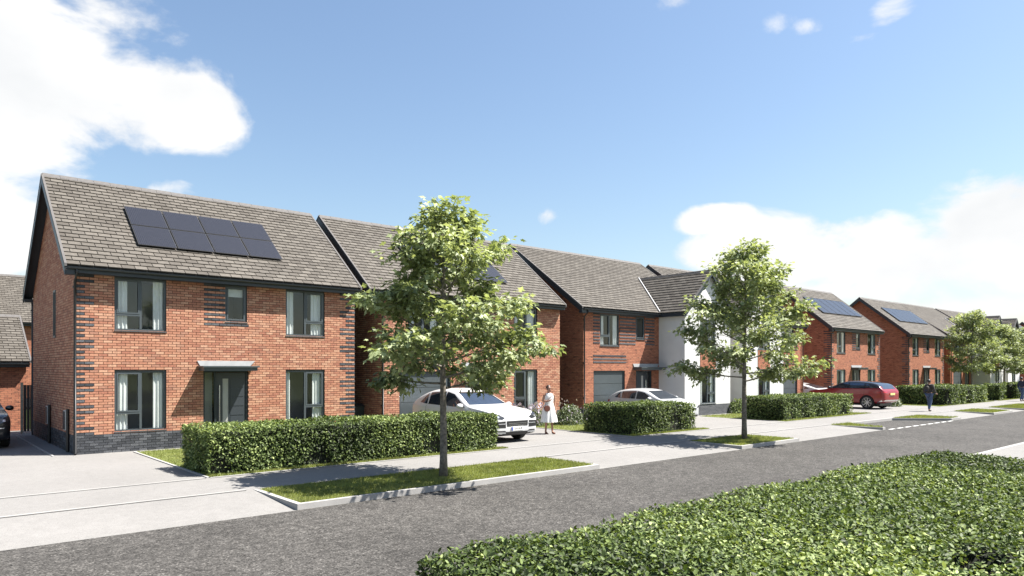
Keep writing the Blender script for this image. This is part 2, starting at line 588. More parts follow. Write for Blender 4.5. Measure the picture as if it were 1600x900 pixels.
aprons = [(XA, 5.25), (13.0, 19.4), (22.95, None), (38.9, 44.0), (47.4, 50.1), (56.5, XB)]
for i, (a, b) in enumerate(aprons):
    if b is None:
        poly = [(a, RY1, ROADZ), (29.75, RY1, ROADZ), (29.4, PATH0, 0), (a, PATH0, 0)]
    else:
        poly = [(a, RY1, ROADZ), (b, RY1, ROADZ), (b, PATH0, 0), (a, PATH0, 0)]
    o = sheet('crossover', poly, MAT['pave'])
sheet('parking_bay', [(30.0, RY1 + .02), (37.6, RY1 + .02), (35.5, PATH0 - .05), (31.2, PATH0 - .05)], MAT['asphalt'], ROADZ)
sheet('footpath', [(XA, PATH0), (XB, PATH0), (XB, PATH1), (XA, PATH1)], MAT['pave'], 0)
sheet('driveway', [(XA, PATH1), (XB, PATH1), (XB, 33.2), (XA, 33.2)], MAT['pave'], 0)
b = MB()
b.box(30.9, 35.8, PATH0 - .12, PATH0 + .0, ROADZ, .012)
o = b.build('kerb', MAT['kerb'], None, kind='structure')
# flush concrete edgings on both sides of the footpath
for y, segs in ((PATH0, [(XA, 5.1), (13.1, 19.3), (23.0, 29.3), (39.0, 43.9), (47.5, 50.0), (56.6, 120)]), (PATH1, [(XA, 5.0), (5.1, 120)])):
    for a, c in segs:
        b = MB(); b.box(a, c, y - .028, y + .028, -.05, .014)
        b.build('edging', MAT['kerb'], None, kind='structure')
        b = MB(); b.box(a, c, y - .05, y - .028, -.03, .0035)
        b.build('edging_joint', MAT['black'], None, kind='structure')
# give-way style dashes along the mouth of the parking bay
for k in range(9):
    a = 30.2 + k * .84
    sheet('road_marking', [(a, RY1 - .12), (a + .55, RY1 - .12), (a + .55, RY1 - .01), (a, RY1 - .01)], MAT['paint'], ROADZ + .004)
# near side footpath
sheet('near_footpath', [(XA, .0), (XB, .0), (XB, RY0 - .12), (XA, RY0 - .12)], MAT['pave'], 0)
b = MB(); b.box(XA, XB, RY0 - .12, RY0, -.2, .002)
b.build('near_kerb', MAT['kerb'], None, kind='structure')

GT = [(-.5, 0, 0), (.5, 0, 0), (.35, .55, .06), (-.05, 1, .22)]


def grass_patch(name, parent, poly, n, seed, h=.05, z=.005):
    rs = np.random.RandomState(seed)
    P = np.array([(p[0], p[1]) for p in poly])
    lo, hi = P.min(0), P.max(0)
    q = rs.uniform(lo, hi, (int(n * 1.6), 2))
    ins = np.ones(len(q), bool)
    for i in range(len(P)):
        a, c = P[i], P[(i + 1) % len(P)]
        ins &= ((c[0] - a[0]) * (q[:, 1] - a[1]) - (c[1] - a[1]) * (q[:, 0] - a[0])) > 0
    q = q[ins][:n]
    m = len(q)
    p3 = np.c_[q, np.full(m, z)]
    A = np.c_[rs.normal(0, .45, (m, 2)), np.ones(m)]
    N = np.c_[rs.normal(0, 1, (m, 2)), np.zeros(m)]
    sz = h * rs.uniform(.6, 1.4, m)
    tm = [(-.09, 0, 0), (.09, 0, 0), (.06, .6, .08), (-.02, 1, .25)]
    clump = .5 + .5 * np.sin(q[:, 0] * 2.3 + 1.7 * np.sin(q[:, 1] * 3.1)) * np.sin(q[:, 1] * 4.1 + q[:, 0])
    rnd = np.clip(rs.beta(2, 2, m) * .7 + clump * .3, 0, 1)
    me = scatter(name, p3, A, N, sz, tm, [(0, 1, 2, 3)], rnd, MAT['grass'])
    return link(name, me, parent, 'stuff')


for i, (poly, lab) in enumerate(VERGES):
    cx, cy = sum(p[0] for p in poly) / 4, sum(p[1] for p in poly) / 4
    t = tag(empty('grass_verge', (cx, cy, 0)), lab, 'verge', 'grass verges along the street')
    L = [(p[0] - cx, p[1] - cy) for p in poly]
    # kerb ring: inner polygon inset by 0.12
    def inset(L, d):
        out = []
        n = len(L)
        for k in range(n):
            p0, p1, p2 = Vector(L[k - 1]), Vector(L[k]), Vector(L[(k + 1) % n])
            e1, e2 = (p1 - p0).normalized(), (p2 - p1).normalized()
            n1, n2 = Vector((-e1.y, e1.x)), Vector((-e2.y, e2.x))
            bis = (n1 + n2).normalized()
            out.append(tuple(p1 + bis * (d / max(.35, bis.dot(n1)))))
        return out
    wk = .1 if i != 2 else .06
    I = inset(L, wk)
    kb = MB()
    for k in (0, 1, 3):
        k2 = (k + 1) % 4
        q = [(*L[k], .004), (*L[k2], .004), (*I[k2], .004), (*I[k], .004)]
        if k == 1:     # the far end ramps down to the crossover
            q = [(L[k][0], L[k][1], .003), (L[k2][0], L[k2][1], .003), (*I[k2], .003), (*I[k], .003)]
        kb.prism(q, (0, 0, -.2))
    kb.build('kerb', MAT['kerb'], t)
    sheet('turf', [(*p, -.006) for p in I], MAT['soil'], parent=t, kind=None)
    area = abs(sum(I[k][0] * I[(k + 1) % 4][1] - I[(k + 1) % 4][0] * I[k][1] for k in range(4)) / 2)
    grass_patch('grass', t, I, int(area * (3600 if i == 0 else 1800 if i == 1 else 900)), 40 + i, .05 if i < 2 else .07, -.006)

LAWNS = [([(5.1, PATH1 + .03), (13.6, PATH1 + .03), (13.6, HY - .35), (5.1, HY - .35)], 900),
         ([(19.2, PATH1 + .03), (23.9, PATH1 + .03), (23.9, HY - .35), (19.2, HY - .35)], 500),
         ([(29.9, PATH1 + .03), (38.7, PATH1 + .03), (38.7, 20.4), (29.9, 20.4)], 300),
         ([(48.9, PATH1 + .03), (59.6, PATH1 + .03), (59.6, HY - .35), (48.9, HY - .35)], 120),
         ([(61.0, PATH1 + .03), (80, PATH1 + .03), (80, HY - .35), (61.0, HY - .35)], 60)]
for i, (poly, den) in enumerate(LAWNS):
    sheet('lawn', poly, MAT['soil'], .006)
    (x0, y0), (x1, y1) = poly[0], poly[2]
    ar = (x1 - x0) * (y1 - y0)
    t = grass_patch('lawn_grass', None, poly, int(ar * den), 60 + i, .045 if i < 2 else .06, .008)
    tag(t, ['short lawn grass in front of the brick house with the detached garage', 'short lawn grass behind the hedge by the garage with the hatchback',
            'short lawn grass in front of the two white rendered gables', 'short lawn grass beyond the red off-roader', 'short lawn grass under the far maples'][i], 'grass', kind='stuff')
    g = grass_patch('lawn_edge_grass', None, [(x0, y0), (x1, y0), (x1, y0 + .3), (x0, y0 + .3)], int((x1 - x0) * (1100 if i < 2 else 400)), 80 + i, .05, .008)
    tag(g, 'strip of longer grass along the footpath in front of hedge number %s' % ['one by the tall maple', 'two by the hatchback', 'three by the white gables', 'four by the backpack walker', 'five under the far maples'][i], 'grass', kind='stuff')
    g['label'] = ['longer grass between the footpath and the longest hedge', 'longer grass between the footpath and the hedge hiding the hatchback',
                  'longer grass between the footpath and the hedge hiding the red car bonnet', 'longer grass between the footpath and the hedge behind the backpack walker',
                  'longer grass between the footpath and the farthest hedges'][i]
    if i in (0, 1):
        b = MB(); b.box(x0 - .06, x0, y0, y1 + .02, -.05, .022)
        b.build('edging', MAT['kerb'], None, kind='structure')
b = MB(); b.box(3.15, 3.2, 22.35, 30.0, -.05, .02); b.build('edging', MAT['kerb'], None, kind='structure')

# ------------------------------------------------------------------ houses
BW, BH, GAP = .225, .075, .013


def subtract(iv, cuts):
    out = [iv]
    for a, b in cuts:
        nx = []
        for s, e in out:
            if b <= s or a >= e: nx.append((s, e)); continue
            if a > s: nx.append((s, a))
            if b < e: nx.append((b, e))
        out = nx
    return out


def panel_wall(mb, x0, x1, z0, z1, y0, y1, holes, m=0):
    """solid wall of boxes around rectangular openings"""
    zs = sorted({z0, z1} | {h[2] for h in holes if z0 < h[2] < z1} | {h[3] for h in holes if z0 < h[3] < z1})
    for a, b in zip(zs[:-1], zs[1:]):
        mid = (a + b) / 2
        for s, e in subtract((x0, x1), [(h[0], h[1]) for h in holes if h[2] < mid < h[3]]):
            mb.box(s, e, y0, y1, a, b, m)


def courses(x0, x1, z0, z1, holes, zlim=None):
    """bricks of a stretcher bond as (row, s, e, z)"""
    nrow = int(round((z1 - z0) / BH))
    for r in range(nrow):
        za, zb = z0 + r * BH, z0 + (r + 1) * BH - GAP
        zm = (za + zb) / 2
        s = x0 - (BW / 2 if r % 2 else 0)
        lim = (x0, x1) if zlim is None else zlim(zm)
        if lim is None: continue
        while s < x1:
            for p, q in subtract((max(s, lim[0]), min(s + BW - GAP, lim[1])), [(h[0] - .004, h[1] + .004) for h in holes if h[2] < zm < h[3]]):
                if q - p > .03: yield r, p, q, za, zb
            s += BW


def add_window(parent, x0, x1, z0, z1, y=0., flip=False, kind='two', room=1.3, blind=False, sill=True, cl=.24, cr=.22):
    """casement window: frame (mullion, transom, sash) > panes, curtains, room"""
    f, dpt = .055, .07
    yb, yf = y + .095, y + .03
    fr = MB()
    fr.box(x0, x1, yf, yb, z1 - f, z1)
    fr.box(x0, x1, yf, yb, z0, z0 + f)
    fr.box(x0, x0 + f, yf, yb, z0 + f, z1 - f)
    fr.box(x1 - f, x1, yf, yb, z0 + f, z1 - f)
    w = fr.build('window', MAT['frame'], parent)
    xm = x0 + (x1 - x0) * .5
    panes = []
    if kind == 'two':
        b = MB(); b.box(xm - .03, xm + .03, yf - .004, yb, z0 + f, z1 - f); b.build('mullion', MAT['frame'], w)
        zt = z0 + (z1 - z0) * .30
        a0, a1 = (x0 + f, xm - .03) if not flip else (xm + .03, x1 - f)
        c0, c1 = (xm + .03, x1 - f) if not flip else (x0 + f, xm - .03)
        b = MB(); b.box(a0, a1, yf - .004, yb, zt - .03, zt + .03); b.build('transom', MAT['frame'], w)
        b = MB(); s = .042
        b.box(a0, a1, yf - .012, yb - .01, z1 - f - s, z1 - f); b.box(a0, a1, yf - .012, yb - .01, zt + .03, zt + .03 + s)
        b.box(a0, a0 + s, yf - .012, yb - .01, zt + .03 + s, z1 - f - s); b.box(a1 - s, a1, yf - .012, yb - .01, zt + .03 + s, z1 - f - s)
        b.build('sash', MAT['frame'], w)
        panes = [(a0 + s, a1 - s, zt + .03 + s, z1 - f - s), (a0, a1, z0 + f, zt - .03), (c0, c1, z0 + f, z1 - f)]
    else:
        s = .045
        b = MB()
        b.box(x0 + f, x1 - f, yf - .012, yb - .01, z1 - f - s, z1 - f); b.box(x0 + f, x1 - f, yf - .012, yb - .01, z0 + f, z0 + f + s)
        b.box(x0 + f, x0 + f + s, yf - .012, yb - .01, z0 + f + s, z1 - f - s); b.box(x1 - f - s, x1 - f, yf - .012, yb - .01, z0 + f + s, z1 - f - s)
        b.build('sash', MAT['frame'], w)
        panes = [(x0 + f + s, x1 - f - s, z0 + f + s, z1 - f - s)]
    for (a, c, d, e) in panes:
        b = MB(); b.box(a, c, y + .060, y + .066, d, e); b.build('pane', MAT['glass'], w)
    if sill:
        b = MB(); b.box(x0 - .015, x1 + .015, y - .035, yb, z0 - .03, z0 - .002); b.build('sill', MAT['frame'], w)
    def curtain(a, c, zb, zt, yy):
        n = max(6, int((c - a) / .02)); ph = RND.uniform(0, 6)
        vs, fs = [], []
        for k in range(n + 1):
            x = a + (c - a) * k / n
            o = .022 * math.sin(k * 1.25 + ph) + .008 * math.sin(k * .5)
            vs += [(x, yy + o, zb), (x, yy + o * .7, zt)]
        fs = [(2 * k, 2 * k + 2, 2 * k + 3, 2 * k + 1) for k in range(n)]
        b = MB(); b.add(vs, fs); b.build('curtain', MAT['curtain'], w, smooth=True, fix=False)
    if kind == 'two':
        wd = x1 - x0
        if cl: curtain(x0 + .03, x0 + .03 + wd * cl, z0 + .02, z1 - .02, y + .125)
        if cr: curtain(x1 - .03 - wd * cr, x1 - .03, z0 + .02, z1 - .02, y + .125)
    if blind:
        b = MB()
        for k in range(7):
            zz = z1 - .1 - k * .035
            b.box(x0 + .05, x1 - .05, y + .13, y + .15, zz - .03, zz)
        b.build('blind', MAT['curtain'], w)
    # the room behind (open towards the window)
    b = MB(); e = .04; y0r = y + .10; y1r = y + room
    X0, X1, Z0, Z1 = x0 - e, x1 + e, z0 - e, z1 + .01
    b.add([(X0, y0r, Z0), (X1, y0r, Z0), (X1, y1r, Z0), (X0, y1r, Z0), (X0, y0r, Z1), (X1, y0r, Z1), (X1, y1r, Z1), (X0, y1r, Z1)],
          [(0, 1, 2, 3), (4, 7, 6, 5), (0, 3, 7, 4), (1, 5, 6, 2), (3, 2, 6, 7)])
    b.build('room', MAT['room'], w, fix=False)
    return w


def add_door(parent, x0, x1, z0, z1, y=0., side='left'):
    """anthracite front door with a sidelight, glass strip and long bar handle"""
    fr = MB(); f = .05
    fr.box(x0, x0 + f, y + .03, y + .12, z0, z1 - f); fr.box(x1 - f, x1, y + .03, y + .12, z0, z1 - f)
    fr.box(x0, x1, y + .03, y + .12, z1 - f, z1)
    fr.box(x0, x1, y - .02, y + .12, z0 - .05, z0)
    d = fr.build('door', MAT['navy'], parent)
    if side == 'left': s0, s1, l0, l1 = x0 + f, x0 + .34, x0 + .39, x1 - f
    else: s0, s1, l0, l1 = x1 - .34, x1 - f, x0 + f, x1 - .39
    b = MB(); b.box(s0, s1, y + .07, y + .076, z0, z1 - f); b.build('sidelight_pane', MAT['glass'], d)
    b = MB(); b.box(s0, s1, y + .25, y + .27, z0, z1 - f); b.build('sidelight_blind', MAT['room'], d)
    b = MB(); b.box(min(s1, l0) if side == 'left' else l1, (l0 if side == 'left' else s0), y + .035, y + .12, z0, z1 - f); b.build('post', MAT['navy'], d)
    lf = MB(); g0, g1 = (l0 + .2, l0 + .38) if side == 'left' else (l1 - .38, l1 - .2)
    lf.box(l0, g0, y + .06, y + .11, z0 + .01, z1 - f - .01); lf.box(g1, l1, y + .06, y + .11, z0 + .01, z1 - f - .01)
    lf.box(g0, g1, y + .06, y + .11, z0 + .01, z0 + .22); lf.box(g0, g1, y + .06, y + .11, z1 - f - .2, z1 - f - .01)
    lf.build('door_leaf', MAT['door'], d)
    b = MB(); b.box(g0, g1, y + .075, y + .085, z0 + .22, z1 - f - .2); b.build('glass_strip', M_PANE, d)
    # raised panels across the leaf
    q0, q1 = (g1 + .05, l1 - .07) if side == 'left' else (l0 + .07, g0 - .05)
    n = 6; hh = (z1 - z0 - .45) / n
    for k in range(n):
        b = MB(); b.box(q0, q1, y + .048, y + .06, z0 + .2 + k * hh + .012, z0 + .2 + (k + 1) * hh - .012); b.build('panel', MAT['door'], d)
    hx = l0 + .09 if side == 'left' else l1 - .09
    b = MB(); b.tube([(hx, y - .005, z0 + .25), (hx, y - .005, z1 - .45)], .017, 10)
    for zz in (z0 + .45, z1 - .65): b.tube([(hx, y - .005, zz), (hx, y + .065, zz)], .01, 6)
    b.build('handle', MAT['steel'], d)
    return d


def add_canopy(parent, x0, x1, z, y=0., dep=.52):
    c = MB(); c.box(x0 + .05, x1 - .05, y - dep, y - .002, z - .14, z - .03)
    o = c.build('canopy', MAT['frame'], parent)
    b = MB(); b.box(x0, x1, y - dep - .05, y - .014, z - .03, z + .012); b.build('lip', MAT['frame'], o)
    b = MB()
    b.prism([(x0 + .09, y - .03, z + .014), (x1 - .09, y - .03, z + .014), (x1 + .06, y - .03, z + .17), (x0 - .0, y - .03, z + .17)], (0, .016, 0))
    b.build('flashing', MAT['lead'], o)
    return o


def add_garage_door(parent, x0, x1, z1, y=0.):
    b = MB(); f = .06
    b.box(x0, x0 + f, y + .03, y + .14, 0, z1); b.box(x1 - f, x1, y + .03, y + .14, 0, z1); b.box(x0 + f, x1 - f, y + .03, y + .14, z1 - f, z1)
    g = b.build('garage_door', MAT['navy'], parent)
    n = 4; h = (z1 - f) / n
    for k in range(n):
        c = MB(); c.box(x0 + f, x1 - f, y + .075, y + .12, k * h + .008, (k + 1) * h - .008); c.build('panel', MAT['garage'], g)
    c = MB(); c.box(x0 + f, x1 - f, y + .10, y + .13, .0, z1 - f); c.build('backing', MAT['black'], g)
    return g


TILE_W, TILE_G = .335, .198


def add_roof(parent, xa, xb, ye, ze, yr, zr, ybk, tiles='joined', seed=1, thick=.05):
    """two slopes, interlocking flat tiles on the street side, ridge and verge caps"""
    rs = random.Random(seed)
    k = (zr - ze) / (yr - ye)
    zb = zr - k * (ybk - yr)
    r = MB()
    r.prism([(xa + .03, ye + .02, ze - .045), (xa + .03, yr, zr - .045), (xa + .03, ybk, zb - .045), (xa + .03, ybk, zb - .1), (xa + .03, yr, zr - .1), (xa + .03, ye + .02, ze - .1)], (xb - xa - .06, 0, 0))
    ro = r.build('roof', MAT['roofbase'], parent)
    b = MB()
    b.prism([(xa + .03, yr, zr - .043), (xa + .03, ybk, zb - .043), (xa + .03, ybk, zb - .01), (xa + .03, yr, zr - .01)], (xb - xa - .06, 0, 0))
    b.build('rear_slope', MAT['tile'], ro)
    L = math.hypot(yr - ye, zr - ze)
    uy, uz = (yr - ye) / L, (zr - ze) / L
    ny, nz = -uz, uy
    rows = int(L / TILE_G)
    g = L / rows
    stuff = MB(); cand = []
    th = .034
    for i in range(rows):
        x = xa + .02 - (TILE_W / 2 if i % 2 else 0)
        while x < xb - .02:
            p, q = max(x, xa + .02), min(x + TILE_W - .018, xb - .02)
            if q - p > .04: cand.append((i, p, q))
            x += TILE_W
    def corner(i, s, lift):
        d = i * g + s
        return (ye + uy * d + ny * lift, ze + uz * d + nz * lift)
    full = [c for c in cand if c[2] - c[1] > TILE_W - .022]
    single = set()
    if tiles == 'single':
        single = set(sorted(full, key=lambda c: (c[1] + .55 * c[0] * g))[:300])
        tm = []
        for v in range(8):
            w = TILE_W - .018
            l0, l1 = -.03, -.03 - .012
            def C(s, lift): return (uy * s + ny * lift, uz * s + nz * lift)
            t = MB(); a = (v + .5) / 8
            a0, a1 = C(0, 0), C(g + .05, -.032); c0, c1 = C(0, th), C(g + .05, th - .032)
            t.add([(0, *a0), (w, *a0), (w, *a1), (0, *a1), (0, *c0), (w, *c0), (w, *c1), (0, *c1)],
                  [(0, 3, 2, 1), (4, 5, 6, 7), (0, 1, 5, 4), (1, 2, 6, 5), (2, 3, 7, 6), (3, 0, 4, 7)], 0, a)
            tm.append(t.mesh('roof_tile', MAT['tile']))
    for c in cand:
        i, p, q = c
        jit = rs.uniform(-.003, .003)
        if c in single:
            y0, z0 = corner(i, jit, -.012)
            o = link('roof_tile', tm[rs.randrange(8)], ro)
            o.location = (p, y0, z0)
        else:
            y0, z0 = corner(i, jit, -.012); y1, z1 = corner(i, g + .05, -.044)
            y2, z2 = corner(i, jit, -.012 + th); y3, z3 = corner(i, g + .05, -.044 + th)
            stuff.add([(p, y0, z0), (q, y0, z0), (q, y1, z1), (p, y1, z1), (p, y2, z2), (q, y2, z2), (q, y3, z3), (p, y3, z3)],
                      [(0, 3, 2, 1), (4, 5, 6, 7), (0, 1, 5, 4), (1, 2, 6, 5), (2, 3, 7, 6), (3, 0, 4, 7)], 0, rs.random())
    if stuff.v: stuff.build('roof_tiles', MAT['tile'], ro, kind='stuff')
    # ridge caps
    n = max(2, int((xb - xa) / .45)); s = (xb - xa) / n
    cap = None
    for i in range(n):
        if cap is None:
            t = MB()
            t.prism([(0, -.12, -.075), (0, 0, .055), (0, .12, -.075), (0, .1, -.085), (0, 0, .03), (0, -.1, -.085)], (s - .008, 0, 0))
            cap = t.mesh('ridge_tile', MAT['ridge'])
        o = link('ridge_tile', cap, ro)
        o.location = (xa + i * s, yr, zr + .0 + (.004 if i % 2 else 0))
    for x in (xa - .035, xb - .025):   # verge caps along both slopes
        v = MB()
        v.prism([(x, ye - .02, ze - .06), (x, yr, zr - .06 + .02 * k), (x, yr, zr + .03), (x, ye - .02, ze + .025)], (.06, 0, 0))
        v.build('verge_cap', MAT['ridge'], ro)
        v = MB()
        v.prism([(x, yr + .002, zr - .06), (x, ybk, zb - .06), (x, ybk, zb + .02), (x, yr + .002, zr + .03)], (.06, 0, 0))
        v.build('verge_cap', MAT['ridge'], ro)
    return ro, k


def add_solar(parent, x0, x1, s0, s1, nx, ny, ye, ze, k, lift=.09):
    """panels on the slope, s measured up the slope from the eave"""
    L = math.sqrt(1 + k * k)
    uy, uz = 1 / L, k / L
    w, h = (x1 - x0) / nx, (s1 - s0) / ny
    ang = math.atan(k)
    gp = .03 if nx < 5 else .05
    b = MB(); b.box(.0, w - gp, 0, h - .035, -.02, .0)
    cell = MB(); cell.box(.022, w - gp - .022, .022, h - .057, -.018, .004)
    me1, me2 = b.mesh('solar_panel', MAT['black']), cell.mesh('cells', MAT['solar'])
    for i in range(nx):
        for j in range(ny):
            o = link('solar_panel', me1, parent)
            s = s0 + j * h
            o.location = (x0 + i * w, ye + uy * s - uz * lift, ze + uz * s + uy * lift)
            o.rotation_euler = (ang, 0, 0)
            link('cells', me2, o)
    r = MB()
    for s in (s0 + .25, s0 + h * .95, s1 - .3):
        a = (x0 + .02, ye + uy * s - uz * .0, ze + uz * s)
        r.obox(a, (x1 - x0 - .06, 0, 0), (0, uy * .04, uz * .04), (0, -uz * (lift - .022), uy * (lift - .022)))
    r.build('mounting_rail', MAT['steel'], parent)


def add_eaves(parent, xa, xb, ye, ze, y=0.):
    b = MB(); b.box(xa + .04, xb - .03, ye + .015, ye + .04, ze - .215, ze - .06); b.build('fascia', MAT['navy'], parent)
    b = MB(); b.box(xa + .04, xb - .03, ye + .04, y + .002, ze - .213, ze - .195); b.build('soffit', MAT['navy'], parent)
    g = MB()
    pr = [(-.055 + .055 * math.cos(math.pi + t * math.pi / 6) - .0, .055 * math.sin(math.pi + t * math.pi / 6)) for t in range(7)]
    poly = [(xa + .03, ye + .012 + p[0] + .0, ze - .07 + p[1]) for p in pr]
    g.prism(poly, (xb - xa - .05, 0, 0)); g.build('gutter', MAT['navy'], parent)


def add_downpipe(parent, x, y, ztop, ye):
    b = MB(); b.tube([(x, ye - .04, ztop), (x, ye - .02, ztop - .12), (x, y - .07, ztop - .32), (x, y - .07, .06), (x, y - .12, .03)], .036, 10)
    o = b.build('downpipe', MAT['black'], parent, smooth=True)
    for z in (ztop - .5, 2.6, 1.0):
        c = MB(); c.box(x - .05, x + .05, y - .09, y - .005, z, z + .04); c.build('bracket', MAT['black'], o)
    return o


M_PANE = M('frosted_glass', (.32, .32, .30), .35, var=.05)
PLZ = .525


def add_house(name, label, x0, w, D, spec, detail='far', seed=1, group=None):
    t = tag(empty(name, (x0, HY, 0)), label, 'house', group)
    rs = random.Random(seed)
    ye, ze = -.28, 5.15
    yr = spec.get('yr', D / 2); zr = spec.get('zr', 8.36)
    k = (zr - ze) / (yr - ye)
    ybk = D + .2
    holes = [h[:4] for h in spec['windows']] + [h[:4] for h in spec['doors']] + [h[:4] for h in spec['garages']]
    wx1 = spec.get('front', w)           # right end of the brick front
    wx0 = spec.get('front0', 0.)
    top = 4.96
    geo = detail != 'far'
    wm = MAT['mortar'] if geo else MAT['farbrick']
    # front wall
    b = MB(); panel_wall(b, wx0, wx1, PLZ, top, 0, .12, holes); fw = b.build('front_wall', wm, t)
    b = MB(); panel_wall(b, wx0, wx1, 0, PLZ, -.002, .12, holes); pw = b.build('plinth', MAT['plinthmortar'] if geo else MAT['fardark'], t)
    # side walls with gables, back wall
    def gz(y): return (ze + k * (y - ye) if y < yr else zr - k * (y - yr)) - .11
    for sx in (0., w - .12):
        if spec.get('wing') and ((sx == 0 and spec['wing'][0] == 0) or (sx > 0 and spec['wing'][1] >= w - .3)): pass
        b = MB()
        poly = [(sx, .12, PLZ), (sx, D, PLZ), (sx, D, gz(D)), (sx, yr, gz(yr)), (sx, .12, gz(.12))]
        b.prism(poly, (.12, 0, 0)); b.build('gable_wall', wm, t)
        b = MB(); b.box(sx - .002 if sx == 0 else sx, sx + (.12 if sx == 0 else .122), .12, D, 0, PLZ); b.build('gable_plinth', MAT['plinthmortar'] if geo else MAT['fardark'], t)
    b = MB(); b.box(.12, w - .12, D - .12, D, 0, gz(D) - .02); b.build('back_wall', MAT['farbrick'], t)
    dark = spec.get('dark', [])
    def is_dark(r, p, q, za):
        m = (p + q) / 2
        rr = int(round((za - PLZ) / BH))
        for (a, c, z0, z1, mode) in dark:
            if z0 - .001 <= za < z1 and a <= m <= c:
                if mode == 'alt' and rr % 2 == 0: return True
                if mode == 'all': return True
                if mode in ('ql', 'qr') and rr % 2 == 0:
                    ln = .46 if (rr // 2) % 4 < 2 else .235
                    if (mode == 'ql' and m < a + ln) or (mode == 'qr' and m > c - ln): return True
        return False
    if geo:
        jo, jd = MB(), MB()
        vis = []
        for r, p, q, za, zb in courses(wx0, wx1, PLZ, top, holes):
            vis.append((r, p, q, za, zb, is_dark(r, p, q, za)))
        sing = set()
        if detail == 'near':
            order = sorted([v for v in vis if abs(v[2] - v[1] - (BW - GAP)) < .002], key=lambda v: v[1])
            red = [v for v in order if not v[5]][:300]
            drk = [v for v in order if v[5]][:90]
            sing = set(red + drk)
            def bm_(mat, nm, n=10):
                out = []
                for i in range(n):
                    c = MB(); c.box(0, BW - GAP, -.012, .0, 0, BH - GAP, 0, (i + .5) / n)
                    out.append(c.mesh(nm, mat))
                return out
            ms, md = bm_(MAT['brick'], 'brick'), bm_(MAT['darkbrick'], 'dark_brick', 6)
        for v in vis:
            r, p, q, za, zb, dk = v
            pr = .012 + (rs.uniform(-.003, .003) if not dk else rs.uniform(.006, .012))
            if v in sing:
                o = link('dark_brick' if dk else 'brick', (md if dk else ms)[rs.randrange(6 if dk else 10)], fw)
                o.location = (p, -(pr - .012), za)
            else:
                (jd if dk else jo).box(p, q, -pr, .01, za, zb, 0, rs.random())
        jo.build('brickwork', MAT['brick'], fw, kind='stuff')
        if jd.v: jd.build('dark_brickwork', MAT['darkbrick'], fw, kind='stuff')
        pj = MB(); cnt = 0; pm = None
        for r, p, q, za, zb in courses(wx0, wx1, 0, PLZ, holes):
            if detail == 'near' and p < 3.0 and abs(q - p - (BW - GAP)) < .002:
                if pm is None:
                    pm = []
                    for i in range(6):
                        c = MB(); c.box(0, BW - GAP, -.022, .0, 0, BH - GAP, 0, (i + .5) / 6); pm.append(c.mesh('plinth_brick', MAT['darkbrick']))
                o = link('plinth_brick', pm[rs.randrange(6)], pw); o.location = (p, rs.uniform(-.003, .002), za)
            else:
                pj.box(p, q, -.022, .01, za, zb, 0, rs.random())
        pj.build('plinth_brickwork', MAT['darkbrick'], pw, kind='stuff')
        # street-facing gable side
        sj = MB()
        def lim(z):
            if z < gz(0): return (0.0, D)
            return (ye + (z + .11 - ze) / k, yr + (zr - .11 - z) / k) if z < zr - .2 else None
        for r, p, q, za, zb in courses(0, D, PLZ, zr - .2, spec.get('side_holes', []), lim):
            sj.box(-.012 - rs.uniform(0, .004), .005, p, q, za, zb, 0, rs.random())
        sj.build('gable_brickwork', MAT['brick'], t, kind='stuff')
        sj = MB()
        for r, p, q, za, zb in courses(0.14, D, 0, PLZ, []):
            sj.box(-.02, .005, p, q, za, zb, 0, rs.random())
        sj.build('gable_plinth_brickwork', MAT['darkbrick'], t, kind='stuff')
    else:
        j = MB()
        nrow = int((top - PLZ) / BH)
        for (a, c, z0, z1, mode) in dark:
            for rr in range(nrow):
                za = PLZ + rr * BH
                if not (z0 - .001 <= za < z1) or rr % 2 and mode != 'all': continue
                ln = .46 if (rr // 2) % 4 < 2 else .235
                p, q = (a, c) if mode in ('alt', 'all') else ((a, a + ln) if mode == 'ql' else (c - ln, c))
                for p2, q2 in subtract((p, q), [(h[0] - .004, h[1] + .004) for h in holes if h[2] < za + .03 < h[3]]):
                    j.box(p2, q2, -.018, .01, za, za + BH - GAP, 0, rs.random())
                if mode == 'ql' and p == 0: j.box(-.014, .01, .01, ln, za, za + BH - GAP, 0, rs.random())
        if j.v: j.build('dark_brick_bands', MAT['darkbrick'], t, kind='stuff')
    vo = spec.get('verge', (.28, .12))
    ro, k2 = add_roof(t, -vo[0], w + vo[1], ye, ze, yr, zr, ybk, {'near': 'single', 'mid': 'single', 'far': 'joined'}[detail], seed)
    # barge boards and gable soffits
    for xs, xe in ((-vo[0] - .0, -.0), (w, w + vo[1])):
        if xe - xs < .2: continue
        b = MB()
        b.prism([(xs, ye, ze - .105), (xs, yr, zr - .105), (xs, ybk, zr - k * (ybk - yr) - .105), (xs, ybk, zr - k * (ybk - yr) - .15), (xs, yr, zr - .15), (xs, ye, ze - .15)], (xe - xs - .016, 0, 0))
        b.build('gable_soffit', MAT['navy'], t)
        b = MB()
        b.prism([(xs - .03, ye, ze - .28), (xs - .03, yr, zr - .28), (xs - .03, ybk, zr - k * (ybk - yr) - .28), (xs - .03, ybk, zr - k * (ybk - yr) - .065), (xs - .03, yr, zr - .065), (xs - .03, ye, ze - .065)], (.028, 0, 0))
        b.build('barge_board', MAT['navy'], t)
        for yy, sgn in ((ye, -1), (ybk, 1)):   # boxed eave ends
            zz = ze if sgn < 0 else zr - k * (ybk - yr)
            b = MB(); b.box(xs + .0, xe - .014, yy + .0 if sgn < 0 else yy - .2, yy + .22 if sgn < 0 else yy, zz - .27, zz - .155); b.build('box_end', MAT['navy'], t)
